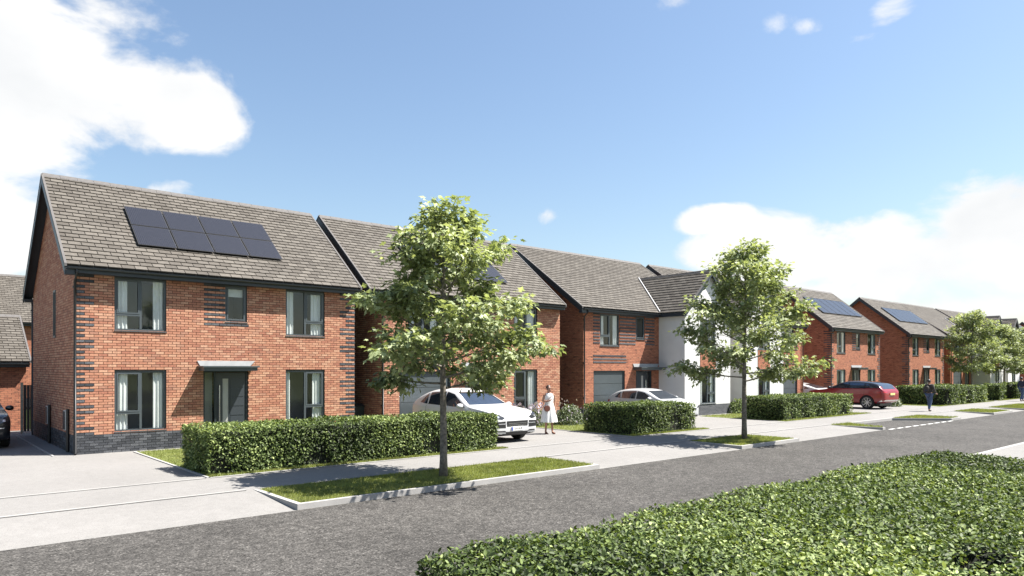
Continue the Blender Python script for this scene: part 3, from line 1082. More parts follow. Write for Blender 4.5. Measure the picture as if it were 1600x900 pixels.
    if spec.get('eaves'):
        for a, c in spec['eaves']: add_eaves(t, a, c, ye, ze)
    else:
        add_eaves(t, -vo[0], w + vo[1], ye, ze)
    for win in spec['windows']:
        kw = dict(win[4]) if len(win) > 4 else {}
        add_window(t, *win[:4], **kw)
    for d in spec['doors']:
        add_door(t, *d[:4], side=d[4] if len(d) > 4 else 'left')
    for c in spec.get('canopies', []): add_canopy(t, *c)
    for g in spec['garages']: add_garage_door(t, g[0], g[1], g[3])
    if spec.get('solar'): add_solar(ro, *spec['solar'], ye, ze, k)
    for x in spec.get('pipes', []): add_downpipe(t, x, 0, ze - .1, ye)
    # projecting rendered wing
    if spec.get('wing'):
        a, c, py = spec['wing']          # local x range, projection
        wz = 7.35; xc = (a + c) / 2; oh = .25; yf = -py
        kw = (wz - ze) / ((c - a) / 2 + oh)
        wh = spec['wing_windows']
        b = MB(); panel_wall(b, a, c, PLZ, 4.96, yf, yf + .12, wh)
        zt = lambda x: wz - kw * abs(x - xc) - .1
        b.prism([(a, yf, 4.96), (c, yf, 4.96), (c, yf, zt(c)), (xc, yf, zt(xc)), (a, yf, zt(a))], (0, .12, 0))
        b.box(a, a + .12, yf + .12, .13, PLZ, 4.96); b.box(c - .12, c, yf + .12, .13, PLZ, 4.96)
        b.build('wing_wall', MAT['white'], t)
        b = MB(); b.box(a - .003, c + .003, yf - .015, .1, 0, PLZ - .003); b.build('wing_plinth', MAT['fardark'], t)
        for win in wh: add_window(t, *win, y=yf, flip=True)
        if len(wh) > 1:
            b = MB(); b.box(wh[0][0], wh[0][1], yf - .02, yf + .01, wh[0][3] + .03, wh[1][2] - .05); b.build('brick_panel', MAT['farbrick'], t)
        # wing roof: two slopes with the ridge running back into the main roof
        ymeet = lambda z: ye + (z - ze) / k
        r = MB(); yfr = yf - .22
        for s in (-1, 1):
            xe = xc + s * ((c - a) / 2 + oh)
            r.add([(xc, yfr, wz - .045), (xe, yfr, ze - .045), (xe, ymeet(ze) + .15, ze - .045), (xc, ymeet(wz) + .15, wz - .045),
                   (xc, yfr, wz - .1), (xe, yfr, ze - .1), (xe, ymeet(ze) + .15, ze - .1), (xc, ymeet(wz) + .15, wz - .1)],
                  [(0, 1, 2, 3), (4, 7, 6, 5), (0, 4, 5, 1), (1, 5, 6, 2), (2, 6, 7, 3)])
        wr = r.build('wing_roof', MAT['roofbase'], t)
        L = math.hypot((c - a) / 2 + oh, wz - ze); rows = int(L / TILE_G); g = L / rows
        ux, uz = ((c - a) / 2 + oh) / L, (wz - ze) / L
        st = MB()
        for s in (-1, 1):
            xe = xc + s * ((c - a) / 2 + oh)
            for i in range(rows):
                zl = ze + uz * i * g
                yend = ymeet(zl) + .02
                y = yfr - (TILE_W / 2 if i % 2 else 0)
                while y < yend:
                    p, q = max(y, yfr), min(y + TILE_W - .018, yend)
                    y += TILE_W
                    if q - p < .04: continue
                    def C(sd, lf): return (xe - s * ux * (i * g + sd) + s * uz * lf, ze + uz * (i * g + sd) + ux * lf)
                    c0, c1, c2, c3 = C(0, -.012), C(g + .05, -.044), C(0, .022), C(g + .05, -.010)
                    st.add([(c0[0], p, c0[1]), (c0[0], q, c0[1]), (c1[0], q, c1[1]), (c1[0], p, c1[1]), (c2[0], p, c2[1]), (c2[0], q, c2[1]), (c3[0], q, c3[1]), (c3[0], p, c3[1])],
                           [(0, 3, 2, 1), (4, 5, 6, 7), (0, 1, 5, 4), (1, 2, 6, 5), (2, 3, 7, 6), (3, 0, 4, 7)], 0, rs.random())
        st.build('wing_roof_tiles', MAT['tile'], wr, kind='stuff')
        n = int((ymeet(wz) - yfr) / .45); s_ = (ymeet(wz) - yfr) / n; cap = None
        for i in range(n):
            if cap is None:
                q = MB(); q.prism([(-.12, 0, -.075), (0, 0, .055), (.12, 0, -.075), (.1, 0, -.085), (0, 0, .03), (-.1, 0, -.085)], (0, s_ - .008, 0)); cap = q.mesh('ridge_tile', MAT['ridge'])
            o = link('ridge_tile', cap, wr); o.location = (xc, yfr + i * s_, wz)
        for s in (-1, 1):
            xe = xc + s * ((c - a) / 2 + oh)
            q = MB(); q.prism([(xe, yfr - .04, ze - .05), (xc, yfr - .04, wz - .05), (xc, yfr - .04, wz + .035), (xe, yfr - .04, ze + .025)], (0, .07, 0)); q.build('verge_cap', MAT['ridge'], wr)
            q = MB(); q.prism([(xe, yfr - .02, ze - .26), (xc, yfr - .02, wz - .26), (xc, yfr - .02, wz - .052), (xe, yfr - .02, ze - .052)], (0, .03, 0)); q.build('barge_board', MAT['navy'], wr)
            q = MB(); q.box(min(xe, xe - s * .03), max(xe, xe - s * .03), yfr + .02, -.2, ze - .21, ze - .06); q.build('fascia', MAT['navy'], wr)
            xw = a if s < 0 else c
            q = MB(); q.box(min(xe - s * .03, xw), max(xe - s * .03, xw), yfr + .02, -.02, ze - .208, ze - .19); q.build('soffit', MAT['navy'], wr)
            # valley gutter strip
            p0, p1 = Vector((xe, ymeet(ze) - .03, ze + .028)), Vector((xc, ymeet(wz), wz + .028))
            d = (p1 - p0)
            q = MB(); q.prism([p0 + Vector((-.1 * s * -1, 0, 0)), p1 + Vector((-.1 * s * -1, 0, 0)), p1 + Vector((-s * -.02, .03, .03)), p0 + Vector((-s * -.02, .03, .03))], (0, -.02, .04)); q.build('valley_strip', MAT['lead'], wr)
    return t


Q = lambda w: [(0., 1., PLZ, 4.96, 'ql'), (w - 1., w, PLZ, 4.96, 'qr')]
SPEC_A = dict(
    windows=[(.95, 2.30, .57, 2.29), (.95, 2.30, 3.43, 4.93), (4.0, 4.67, 3.8, 4.93, dict(kind='one', blind=True)),
             (5.94, 7.30, .57, 2.29, dict(flip=True, cl=.12, cr=.26)), (5.94, 7.30, 3.43, 4.93, dict(flip=True, cl=.2, cr=.3))],
    doors=[(3.35, 4.70, .12, 2.29, 'left')], garages=[], canopies=[(3.16, 4.86, 2.42)],
    dark=Q(8.44) + [(3.33, 3.96, 3.75, 4.96, 'alt'), (3.33, 4.7, 3.55, 3.80, 'alt')], zr=8.36, yr=3.72, verge=(.27, .10), pipes=[-.02])
h1 = dict(SPEC_A); h1['solar'] = (1.72, 6.15, 1.28, 3.62, 4, 2)
h1['side_holes'] = [(3.05, 3.45, 3.3, 4.75)]
house1 = add_house('brick_house', 'orange brick house with eight solar panels and the detached garage beside its gable', 3.69, 8.44, 7.75, h1, 'near', 1, 'brick houses along the street')
# slit window and meter boxes on its shaded gable
w = MB()
w.box(-.03, .02, 3.05, 3.45, 3.3, 3.36); w.box(-.03, .02, 3.05, 3.45, 4.69, 4.75); w.box(-.03, .02, 3.05, 3.11, 3.36, 4.69); w.box(-.03, .02, 3.39, 3.45, 3.36, 4.69)
sw = w.build('window', MAT['frame'], house1)
b = MB(); b.box(.0, .006, 3.11, 3.39, 3.36, 4.69); b.build('pane', M('dark_glass', (.01, .012, .014), .05, var=.02), sw)
for yy, zz in ((4.0, .62), (.85, .62)):
    b = MB(); b.box(-.11, -.02, yy, yy + .3, zz, zz + .55)
    mb_ = b.build('meter_box', MAT['whitetrim'], house1)
    b = MB(); b.box(-.125, -.112, yy + .012, yy + .29, zz + .02, zz + .53); b.build('lid', MAT['navy'], mb_)
    b = MB(); b.tube([(-.06, yy - .07, .02), (-.06, yy - .07, zz + .6)], .04, 8); b.build('pipe', MAT['black'], mb_)
add_downpipe(house1, -.02, 7.95, 4.9, 8.05)

h2 = dict(windows=[(6.32, 7.62, .57, 2.29, dict(flip=False, cl=.12, cr=.3)), (6.32, 7.62, 3.43, 4.93, dict(flip=True, cl=.2, cr=.34)), (4.1, 4.77, 3.8, 4.93, dict(kind='one')), (1.1, 2.5, 3.43, 4.93)],
          doors=[(3.75, 5.1, .12, 2.29, 'left')], garages=[(.73, 3.05, 0., 2.25)], canopies=[(3.55, 5.3, 2.42)],
          dark=[(.7, 3.1, 2.62, 2.95, 'alt'), (3.4, 4.06, 3.75, 4.96, 'alt')], zr=8.36, yr=3.72, verge=(.62, .10), pipes=[.0],
          solar=(2.1, 6.6, 1.28, 3.62, 4, 2))
house2 = add_house('brick_house', 'orange brick house with garage door half hidden behind the tall maple', 13.22, 9.0, 7.75, h2, 'mid', 2, 'brick houses along the street')

h3 = dict(windows=[(1.13, 2.5, 3.43, 4.93), (3.74, 4.44, 3.8, 4.93, dict(kind='one'))], doors=[(3.75, 5.0, .12, 2.25, 'right')], garages=[(.69, 2.92, 0., 2.25)],
          canopies=[(3.5, 5.5, 2.42)], dark=[(.66, 1.1, 3.43, 4.96, 'alt'), (2.53, 3.71, 3.43, 4.96, 'alt'), (4.47, 5.2, 3.43, 4.96, 'alt'), (.66, 3.0, 2.6, 2.95, 'alt')],
          zr=8.62, yr=4.72, verge=(.34, .15), front=5.57, wing=(5.57, 9.61, 1.57), wing_windows=[(6.87, 8.23, .57, 2.29), (6.87, 8.23, 3.43, 4.85)],
          eaves=[(-.34, 5.30)], pipes=[.0])
house3 = add_house('brick_house', 'red brick house with garage behind the hatchback and white wing on its far side', 23.74, 9.76, 9.2, h3, 'far', 3, 'brick houses along the street')


def mirror(s, w):
    o = dict(s)
    mx = lambda h: (w - h[1], w - h[0], *h[2:])
    for kx in ('windows', 'doors', 'garages', 'canopies', 'dark', 'wing_windows'):
        if kx in s: o[kx] = [mx(h) for h in s[kx]]
    o['doors'] = [(*d[:4], 'left') for d in o['doors']]
    o['wing'] = (w - s['wing'][1], w - s['wing'][0], s['wing'][2])
    o['front0'] = w - s['front']; o['front'] = w
    o['eaves'] = [(w - 5.30, w + .15)]
    return o


h4 = mirror(h3, 9.5)
h4['wing'] = (.12, 4.1, 1.57); h4['wing_windows'] = [(1.3, 2.6, .57, 2.29), (1.3, 2.6, 3.43, 4.85)]; h4['front0'] = 4.1; h4['eaves'] = [(4.36, 9.65)]
h4['pipes'] = [9.4]
house4 = add_house('brick_house', 'house with a white gabled wing on its near side and garage behind the second maple', 34.8, 9.5, 9.2, h4, 'far', 4, 'brick houses along the street')

hA = dict(SPEC_A); hA['windows'] = SPEC_A['windows']
hA['solar'] = (1.2, 7.6, 1.75, 3.75, 6, 1)
hA['verge'] = (.27, .10)
h5 = dict(hA)
house5 = add_house('brick_house', 'mottled red brick house with a row of solar panels behind the red off-roader', 48.2, 8.1, 7.75, {**h5, 'dark': Q(8.1) + h5['dark'][2:]}, 'far', 5, 'brick houses along the street')
house6 = copy_tree(house5)
house6.location.x = 61.75
tag(house6, 'mottled red brick house with a row of solar panels behind the person with the backpack')
house7 = copy_tree(house3); house7.location.x = 71.6
tag(house7, 'far brick house whose white wing shows between the far maples')
house8 = copy_tree(house4); house8.location.x = 82.6
tag(house8, 'far house with the white front gable above the far maples')
house9 = copy_tree(house5); house9.location.x = 97.5
tag(house9, 'far brick house with solar panels just past the white far gable')
house10 = copy_tree(house5); house10.location.x = 110.0
tag(house10, 'farthest brick house in the row with only its roof clear of the maples')
house11 = copy_tree(house3); house11.location.x = 122.0
tag(house11, 'last house of the row hidden beyond all the solar roofs')

# house at the rear left and the detached garage in front of it
hR = {**hA, 'solar': None, 'pipes': [], 'dark': []}
hR['verge'] = (.2, .2)
rear = add_house('brick_house', 'rear house of which only a grey tiled roof shows above the detached garage', 0.6, 8.44, 7.75, hR, 'far', 8, 'brick houses along the street')
rear.location = (-1.4, 52.0, 0)


def detached_garage():
    gx0, gx1, gy, gd = -3.0, 3.75, 32.6, 6.0
    t = tag(empty('detached_garage', (gx0, gy, 0)), 'detached brick garage with tiled roof behind the dark off-roader', 'garage')
    w = gx1 - gx0
    ho = [(3.05, 5.35, 0, 2.15)]
    b = MB(); panel_wall(b, 0, w, 0, 2.45, 0, .12, ho); b.build('front_wall', MAT['farbrick'], t)
    for sx in (0, w - .12):
        b = MB(); b.prism([(sx, .12, 0), (sx, gd, 0), (sx, gd, 2.45), (sx, gd / 2, 4.2), (sx, .12, 2.45)], (.12, 0, 0)); b.build('gable_wall', MAT['farbrick'], t)
    b = MB(); b.box(.12, w - .12, gd - .12, gd, 0, 2.45); b.build('back_wall', MAT['farbrick'], t)
    add_garage_door(t, 3.05, 5.35, 2.15)
    ro, k = add_roof(t, -.1, w + .12, -.25, 2.62, gd / 2, 4.52, gd + .2, 'joined', 21)
    add_eaves(t, -.1, w + .12, -.25, 2.62)
    return t


detached_garage()
gp = empty('garden_gate', (3.55, 31.2, 0)); tag(gp, 'slim pale garden gate between the brick gable and the detached garage', 'gate')
b = MB(); b.box(-.13, -.05, -.04, .04, 0, 1.85); b.build('post', M('pale_timber', (.35, .32, .24), .8, var=.2, vscale=12), gp)
for k in range(4):
    b = MB(); b.box(-.04 + k * .1, .05 + k * .1, -.02, .02, .06, 1.75); b.build('board', M('dark_timber', (.05, .045, .04), .8, var=.2), gp)

# ------------------------------------------------------------------ hedges
HT = [(0, 0, 0), (-.26, .25, .05), (-.24, .65, .06), (0, 1, -.04), (.24, .65, .06), (.26, .25, .05)]
HF = [(0, 1, 2, 3), (0, 3, 4, 5)]


def fbm(P, s, seed):
    """cheap smooth lumps for numpy points"""
    rs = np.random.RandomState(seed)
    v = np.zeros(len(P))
    for i in range(7):
        d = rs.normal(size=3)
        d *= s * (0.6 + .35 * i) / np.linalg.norm(d)
        v += np.sin(P @ d + rs.uniform(0, 6.28)) / (1 + .35 * i)
    return v / 3.2


def hedge(label, x0, x1, y0, y1, h, dens, leaf, seed, faces='front top left right back', hole=None, z0=0., group='clipped hedges along the street', lump=.06, base=.45):
    cx, cy = (x0 + x1) / 2, (y0 + y1) / 2
    t = tag(empty('hedge', (cx, cy, z0)), label, 'hedge', group)
    rs = np.random.RandomState(seed)
    hx, hy = (x1 - x0) / 2, (y1 - y0) / 2
    P, N = [], []
    def face(n, fn, nrm):
        n = int(n)
        u, v = rs.uniform(0, 1, n), rs.uniform(0, 1, n)
        P.append(fn(u, v)); N.append(np.tile(nrm, (n, 1)))
    L, W = 2 * hx, 2 * hy
    if 'front' in faces: face(L * h * dens, lambda u, v: np.c_[(u * 2 - 1) * hx, np.full(len(u), -hy), v * h], (0, -1, .25))
    if 'back' in faces: face(L * h * dens * .35, lambda u, v: np.c_[(u * 2 - 1) * hx, np.full(len(u), hy), v * h], (0, 1, .25))
    if 'top' in faces: face(L * W * dens * .8, lambda u, v: np.c_[(u * 2 - 1) * hx, (v * 2 - 1) * hy, np.full(len(u), h)], (0, 0, 1))
    if 'left' in faces: face(W * h * dens, lambda u, v: np.c_[np.full(len(u), -hx), (u * 2 - 1) * hy, v * h], (-1, 0, .25))
    if 'right' in faces: face(W * h * dens * .6, lambda u, v: np.c_[np.full(len(u), hx), (u * 2 - 1) * hy, v * h], (1, 0, .25))
    P, N = np.concatenate(P), np.concatenate(N).astype(float)
    wp = P + np.array([cx, cy, z0])
    lum = fbm(wp, 3.6, 3) * lump + fbm(wp, 9, 4) * lump * .5
    keep = np.ones(len(P), bool)
    # thin, see-into patches low on the upright faces
    up = N[:, 2] < .5
    thin = fbm(wp * np.array([1, 1, .55]), 3.0, 7) + .55 * (1 - P[:, 2] / h) - .25
    keep &= ~(up & (rs.uniform(0, 1, len(P)) < np.clip(thin * 1.6, 0, .9)))
    topthin = fbm(wp, 2.2, 9)
    keep &= ~(~up & (rs.uniform(0, 1, len(P)) < np.clip((topthin - .05) * 1.4, 0, .75)))
    if hole:
        for (hxx, hyy, hr) in hole:
            dd = np.hypot((wp[:, 0] - hxx) / 1.0, (wp[:, 1] - hyy) / .55) / hr
            keep &= ~(rs.uniform(0, 1, len(P)) < np.clip(1.35 - dd, 0, .97))
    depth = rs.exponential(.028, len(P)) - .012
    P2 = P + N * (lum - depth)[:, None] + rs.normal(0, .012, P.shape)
    P2, N2, dep, wq = P2[keep], N[keep], depth[keep], wp[keep]
    n = len(P2)
    nn = N2 * .75 + rs.normal(0, .55, (n, 3)) + np.array([0.05, -.05, .35])
    A = np.cross(nn, rs.normal(0, 1, (n, 3))) + np.array([0, 0, .15])
    sz = leaf * rs.uniform(.5, 1.45, n)
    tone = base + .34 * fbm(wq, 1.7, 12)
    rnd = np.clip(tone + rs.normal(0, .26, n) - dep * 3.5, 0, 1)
    P2[:, 2] = np.maximum(P2[:, 2], .02)
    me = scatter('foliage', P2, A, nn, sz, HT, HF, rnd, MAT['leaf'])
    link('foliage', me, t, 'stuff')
    # inner growth: a dark lumpy mass with twigs
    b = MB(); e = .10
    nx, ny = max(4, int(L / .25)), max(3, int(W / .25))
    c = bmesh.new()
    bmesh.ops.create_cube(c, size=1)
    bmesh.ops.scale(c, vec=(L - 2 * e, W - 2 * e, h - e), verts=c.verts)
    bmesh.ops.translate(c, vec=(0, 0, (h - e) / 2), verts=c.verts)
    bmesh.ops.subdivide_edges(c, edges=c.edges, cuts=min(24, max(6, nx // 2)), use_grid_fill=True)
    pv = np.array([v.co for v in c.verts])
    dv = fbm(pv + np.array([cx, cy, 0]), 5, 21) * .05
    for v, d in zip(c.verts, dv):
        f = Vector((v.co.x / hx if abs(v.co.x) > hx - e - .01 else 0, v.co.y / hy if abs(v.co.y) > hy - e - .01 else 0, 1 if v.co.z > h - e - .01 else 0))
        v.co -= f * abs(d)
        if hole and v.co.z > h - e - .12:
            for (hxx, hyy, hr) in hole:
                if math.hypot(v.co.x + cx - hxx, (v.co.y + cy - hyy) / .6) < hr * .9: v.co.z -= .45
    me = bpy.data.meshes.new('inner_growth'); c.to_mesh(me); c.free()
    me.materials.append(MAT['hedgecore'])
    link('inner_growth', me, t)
    tw = MB()
    nt = int(min(260, 22 * L * h + (90 if hole else 0)))
    for i in range(nt):
        if hole and i % 2:
            hxx, hyy, hr = hole[0]
            p = Vector((hxx - cx + rs.uniform(-.4, .4), hyy - cy + rs.uniform(-.25, .25), h - .4)); d = Vector((rs.normal(0, .5), rs.normal(0, .5), 1))
            q = p + d.normalized() * rs.uniform(.2, .38)
        else:
            s = rs.randint(0, 2)
            p = Vector((rs.uniform(-hx + .1, hx - .1), -hy + .1, rs.uniform(.02, h * .6))) if s else Vector((-hx + .1, rs.uniform(-hy + .1, hy - .1), rs.uniform(.02, h * .6)))
            q = p + Vector((rs.normal(0, .12), rs.normal(-.05, .05) if s else rs.normal(0, .12), rs.uniform(.15, .4)))
        tw.tube([p, (p + q) / 2 + Vector(rs.normal(0, .015, 3)), q], [.006, .005, .002], 4)
    tw.build('twigs', MAT['twig'], t, kind='stuff')
    return t


hedge('long clipped hedge in front of the brick house with eight solar panels', 5.15, 13.3, 16.0, 17.8, 1.0, 2300, .058, 1)
hedge('clipped hedge block standing before the light hatchback', 19.45, 23.25, 16.05, 18.35, 1.02, 1700, .062, 2)
hedge('clipped hedge standing before the two white rendered wings and the red off-roader', 30.2, 37.4, 16.2, 18.2, 1.02, 1300, .07, 3)
hedge('clipped hedge beyond the red off-roader, behind the person with the backpack', 50.4, 58.2, 15.9, 19.0, 1.15, 700, .095, 4)
hedge('short hedge stub across a drive from the backpack walker', 61.3, 62.6, 15.95, 17.0, 1.2, 650, .095, 5)
hedge('farthest clipped hedge under the far maples', 65.6, 71.5, 15.95, 17.0, 1.2, 600, .1, 6)
hedge('broad hedge with a bare gap and glossy leaves on the near side of the road', 2.58, 11.75, .35, 3.92, 1.1, 5600, .035, 7, 'front top left right back', hole=[(5.45, 1.5, .42)], lump=.04, base=.27)

# ------------------------------------------------------------------ trees
half = [(.26, -.02, .03), (.2, .2, .05), (.54, .42, .0), (.22, .54, .06)]
LT = [(0, 0, 0), (0, 1, -.1)] + [(x, y, z) for x, y, z in half] + [(-x, y, z) for x, y, z in half]
LF = [(0, 2, 3, 4, 5, 1), (0, 1, 9, 8, 7, 6)]


def make_tree(label, loc, H, seed, prof, zc=1.98, nl=29, leaf=.135, group='street maples', perclump=24):
    rs = np.random.RandomState(seed)
    t = tag(empty('maple_tree', loc), label, 'tree', group)
    tr = MB()
    pts, rad = [], []
    for i in range(15):
        f = i / 14
        pts.append(Vector((.05 * math.sin(f * 5 + seed) * f, .05 * math.cos(f * 4 + seed) * f, H * .965 * f)))
        rad.append(.078 * (1 - f) ** .8 * (1.25 if i == 0 else 1) + .008)
    pts[0].z = -.05
    tr.tube(pts, rad, 12)
    tr.build('trunk', MAT['bark'], t, smooth=True)
    def trunk_at(z):
        f = max(0, min(1, z / (H * .965))) * 14
        i = min(13, int(f))
        return pts[i].lerp(pts[i + 1], f - i)
    br = MB()
    C, CD = [], []
    for i in range(nl):
        f = (i + .5) / nl
        z0 = zc + (H * .93 - zc) * f ** 1.02 - .12
        az = i * 2.39996 + rs.uniform(-.35, .35)
        elev = math.radians(9 + 51 * f + rs.uniform(-8, 8))
        d = Vector((math.cos(az) * math.cos(elev), math.sin(az) * math.cos(elev), math.sin(elev)))
        # length so that the tip meets the crown's outline
        Lh = .3
        for _ in range(60):
            tip = trunk_at(z0) + d * Lh
            if math.hypot(tip.x, tip.y) > prof(tip.z) or tip.z > H: break
            Lh += .06
        Lh *= rs.uniform(.66, 1.04)
        base = trunk_at(z0)
        lp = []
        for k in range(7):
            s = k / 6
            lp.append(base + d * (Lh * s) + Vector((rs.normal(0, .02), rs.normal(0, .02), .10 * Lh * (s * s - s) * (1 if f < .5 else -.4))))
        br.tube(lp, [.024 * (1 - .8 * k / 6) * (1.15 - .6 * f) + .003 for k in range(7)], 6)
        nb = int(4 + Lh * 3.2)
        for j in range(nb):
            s = .22 + .78 * (j + rs.uniform(0, .9)) / nb
            s = min(.99, s)
            k = min(5, int(s * 6))
            p = lp[k].lerp(lp[k + 1], s * 6 - k)
            side = 1 if j % 2 else -1
            a2 = az + side * rs.uniform(.5, 1.2)
            e2 = elev * .5 + rs.uniform(-.35, .45)
            l2 = (.26 + .3 * Lh * (1 - .62 * s)) * rs.uniform(.7, 1.15)
            d2 = Vector((math.cos(a2) * math.cos(e2), math.sin(a2) * math.cos(e2), math.sin(e2)))
            e = p + d2 * l2
            mid = (p + e) / 2 + Vector((0, 0, -.03 * l2))
            br.tube([p, mid, e], [.008, .006, .003], 4)
            for q, wgt in ((.45, .7), (.8, 1), (1.05, 1.2)):
                if rs.uniform() < .87:
                    C.append(p.lerp(e, q)); CD.append((d2 + Vector((0, 0, -.1)), wgt))
        C.append(lp[-1]); CD.append((d, 1.3))
        C.append(lp[5]); CD.append((d, .9))
    br.build('branches', MAT['bark'], t, smooth=True)
    # leaves in drooping sprays round each twig end
    P, A, N, S, R = [], [], [], [], []
    Hc = (zc + H) / 2
    for c, (d, w) in zip(C, CD):
        m = int(perclump * w * rs.uniform(.6, 1.3) * (1.1 - .5 * max(0, (c.z - Hc) / (H - Hc))))
        tone = rs.normal(0, .12)
        if rs.uniform() < .16: continue
        off = rs.normal(0, 1, (m, 3)) * np.array([.125, .125, .075])
        P.append(np.array(c) + off)
        ax = np.array(d) * .7 + off * 5 + rs.normal(0, .45, (m, 3)) + np.array([0, 0, -.55])
        A.append(ax)
        N.append(rs.normal(0, .42, (m, 3)) + np.array([.15, -.12, 1.]) + off * 2)
        S.append(leaf * rs.uniform(.6, 1.25, m))
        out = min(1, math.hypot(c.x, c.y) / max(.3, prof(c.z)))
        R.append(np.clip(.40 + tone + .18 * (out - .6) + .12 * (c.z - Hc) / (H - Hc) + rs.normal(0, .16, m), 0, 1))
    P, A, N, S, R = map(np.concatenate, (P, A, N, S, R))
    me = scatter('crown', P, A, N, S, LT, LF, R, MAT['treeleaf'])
    link('crown', me, t, 'stuff')
    return t


def profile(pts):
    zs, rr = zip(*pts)
    return lambda z: float(np.interp(z, zs, rr))


p1 = profile([(1.6, 1.0), (2.1, 1.65), (2.6, 2.1), (3.1, 2.1), (3.6, 1.8), (4.2, 1.5), (4.8, 1.25), (5.3, 1.0), (5.7, .5), (6.0, .1)])
tree1 = make_tree('tall pale-leaved maple on the long verge before the white off-roader', (8.99, 12.64, 0), 5.85, 3, p1)
p2 = profile([(1.7, 1.0), (2.3, 2.0), (2.9, 2.35), (3.5, 2.2), (4.2, 1.95), (4.9, 1.6), (5.6, 1.2), (6.3, .6), (6.8, .1)])
tree2 = make_tree('pale-leaved maple on the short verge before the white rendered gable', (21.39, 12.83, 0), 6.5, 12, p2, perclump=23)
for (x, y, s, rz, src, lab) in ((65.6, 19.0, 1.08, 1.1, tree2, 'far maple in the front garden of the house behind the backpack walker'),
                                (74.2, 19.0, 1.06, 2.4, tree1, 'far maple before the white front gable of the far house'),
                                (80.0, 18.6, .95, 4.0, tree2, 'far maple at the end of the visible row of trees'),
                                (90.0, 19.0, 1.15, 5.2, tree1, 'farthest maple overlapping the last solar roof')):
    o = copy_tree(src)
    o.location = (x, y, 0); o.scale = (s, s, s); o.rotation_euler = (0, 0, rz)
    tag(o, lab)


# ------------------------------------------------------------------ shrubs
def shrub(label, x, y, rx, ry, h, n, leaf, seed, mat='paleleaf', flowers=0, name='shrub'):
    t = tag(empty(name, (x, y, 0)), label, 'shrub', 'garden shrubs')
    rs = np.random.RandomState(seed)
    st = MB()
    for i in range(9):
        a = rs.uniform(0, 6.28); r = rs.uniform(.2, .8)
        st.tube([(0, 0, -.02), (rx * r * .5 * math.cos(a), ry * r * .5 * math.sin(a), h * .4), (rx * r * math.cos(a), ry * r * math.sin(a), h * .8)], [.012, .009, .004], 5)
    st.build('stems', MAT['twig'], t)
    d = rs.normal(0, 1, (n, 3)); d /= np.linalg.norm(d, axis=1, keepdims=True)
    d[:, 2] = np.abs(d[:, 2]) * 1.0 - .12
    rr = 1 - rs.exponential(.16, n)
    rr = np.clip(rr, .25, 1) * (1 + .12 * fbm(d * 2.2, 3, seed))
    P = d * rr[:, None] * np.array([rx, ry, h * .9])
    P[:, 2] = np.maximum(P[:, 2] + .06, .03)
    N = d + rs.normal(0, .5, (n, 3)) + np.array([0, 0, .4])
    A = np.cross(N, rs.normal(0, 1, (n, 3))) + d * .5
    R = np.clip(.3 + .4 * (rr - .5) + rs.normal(0, .2, n), 0, 1)
    link('foliage', scatter('foliage', P, A, N, leaf * rs.uniform(.6, 1.3, n), HT, HF, R, MAT[mat]), t, 'stuff')
    if flowers:
        m = flowers
        d = rs.normal(0, 1, (m, 3)); d /= np.linalg.norm(d, axis=1, keepdims=True); d[:, 2] = np.abs(d[:, 2])
        P = d * np.array([rx, ry, h * .95]) * rs.uniform(.95, 1.15, (m, 1))
        P[:, 2] += .08
        link('flowers', scatter('flowers', P, rs.normal(0, .3, (m, 3)) + np.array([0, 0, 1.]), rs.normal(0, 1, (m, 3)), .1 * rs.uniform(.6, 1.3, m), HT, HF, rs.uniform(0, 1, m), MAT['flower']), t, 'stuff')
    return t


shrub('round pale-green shrub beside the woman in the white dress', 21.4, 21.0, .75, .6, .95, 1900, .085, 1, flowers=60)
shrub('low lilac-flowered bush under the window behind the woman', 19.9, 21.4, .55, .4, .8, 1000, .075, 2, flowers=260)
shrub('lilac-flowered bush by the white off-roader bonnet and the window', 19.0, 21.6, .5, .4, .8, 900, .075, 3, flowers=160)
shrub('pale yellowish shrub touching the white off-roader bonnet', 18.3, 21.4, .4, .4, .85, 800, .075, 31, flowers=40)
shrub('round green shrub at the foot of the white rendered wing', 33.7, 20.6, .7, .55, .85, 1300, .09, 4, mat='leaf')
shrub('large pale shrub at the tail of the red off-roader', 46.9, 18.3, 1.0, .85, 1.1, 2200, .11, 5)
shrub('rough pale bush rising behind the hedge beyond the red off-roader', 50.9, 20.0, 1.4, .8, 1.4, 1500, .12, 6, mat='leaf')
shrub('sandy-topped bush behind the hedge by the backpack walker', 60.0, 19.6, 1.2, .8, 1.45, 1300, .12, 7)

# ------------------------------------------------------------------ cars
def paint(name, col, metal=.0):
    return M(name, col, .32, metal, var=.02, coat=.55)


MAT['carglass'] = M('car_glass', (.15, .18, .22), .03, .85, var=.1)
MAT['tyre'] = M('tyre', (.014, .014, .014), .85, var=.2, vscale=20)
MAT['rim'] = M('alloy_rim', (.45, .45, .46), .3, 1., var=.1)
MAT['darkrim'] = M('dark_alloy_rim', (.09, .09, .1), .3, 1., var=.1)
MAT['cladding'] = M('car_cladding', (.016, .016, .017), .6, var=.15)
MAT['lamp'] = M('headlamp_lens', (.03, .032, .036), .05, var=.3, vscale=30, spec=.8)
MAT['lampbulb'] = M('headlamp_reflector', (.7, .72, .75), .12, .8, var=.1)
MAT['tail'] = M('tail_lamp', (.30, .008, .012), .12, var=.1, coat=.5)
MAT['plate'] = M('number_plate', (.78, .78, .74), .5, var=.03)
MAT['plateblue'] = M('plate_blue', (.02, .05, .30), .5, var=.03)
MAT['chrome'] = M('chrome', (.8, .8, .8), .12, 1., var=.02)


def evaluated(o):
    dg = bpy.context.evaluated_depsgraph_get()
    dg.update()
    return bpy.data.meshes.new_from_object(o.evaluated_get(dg))


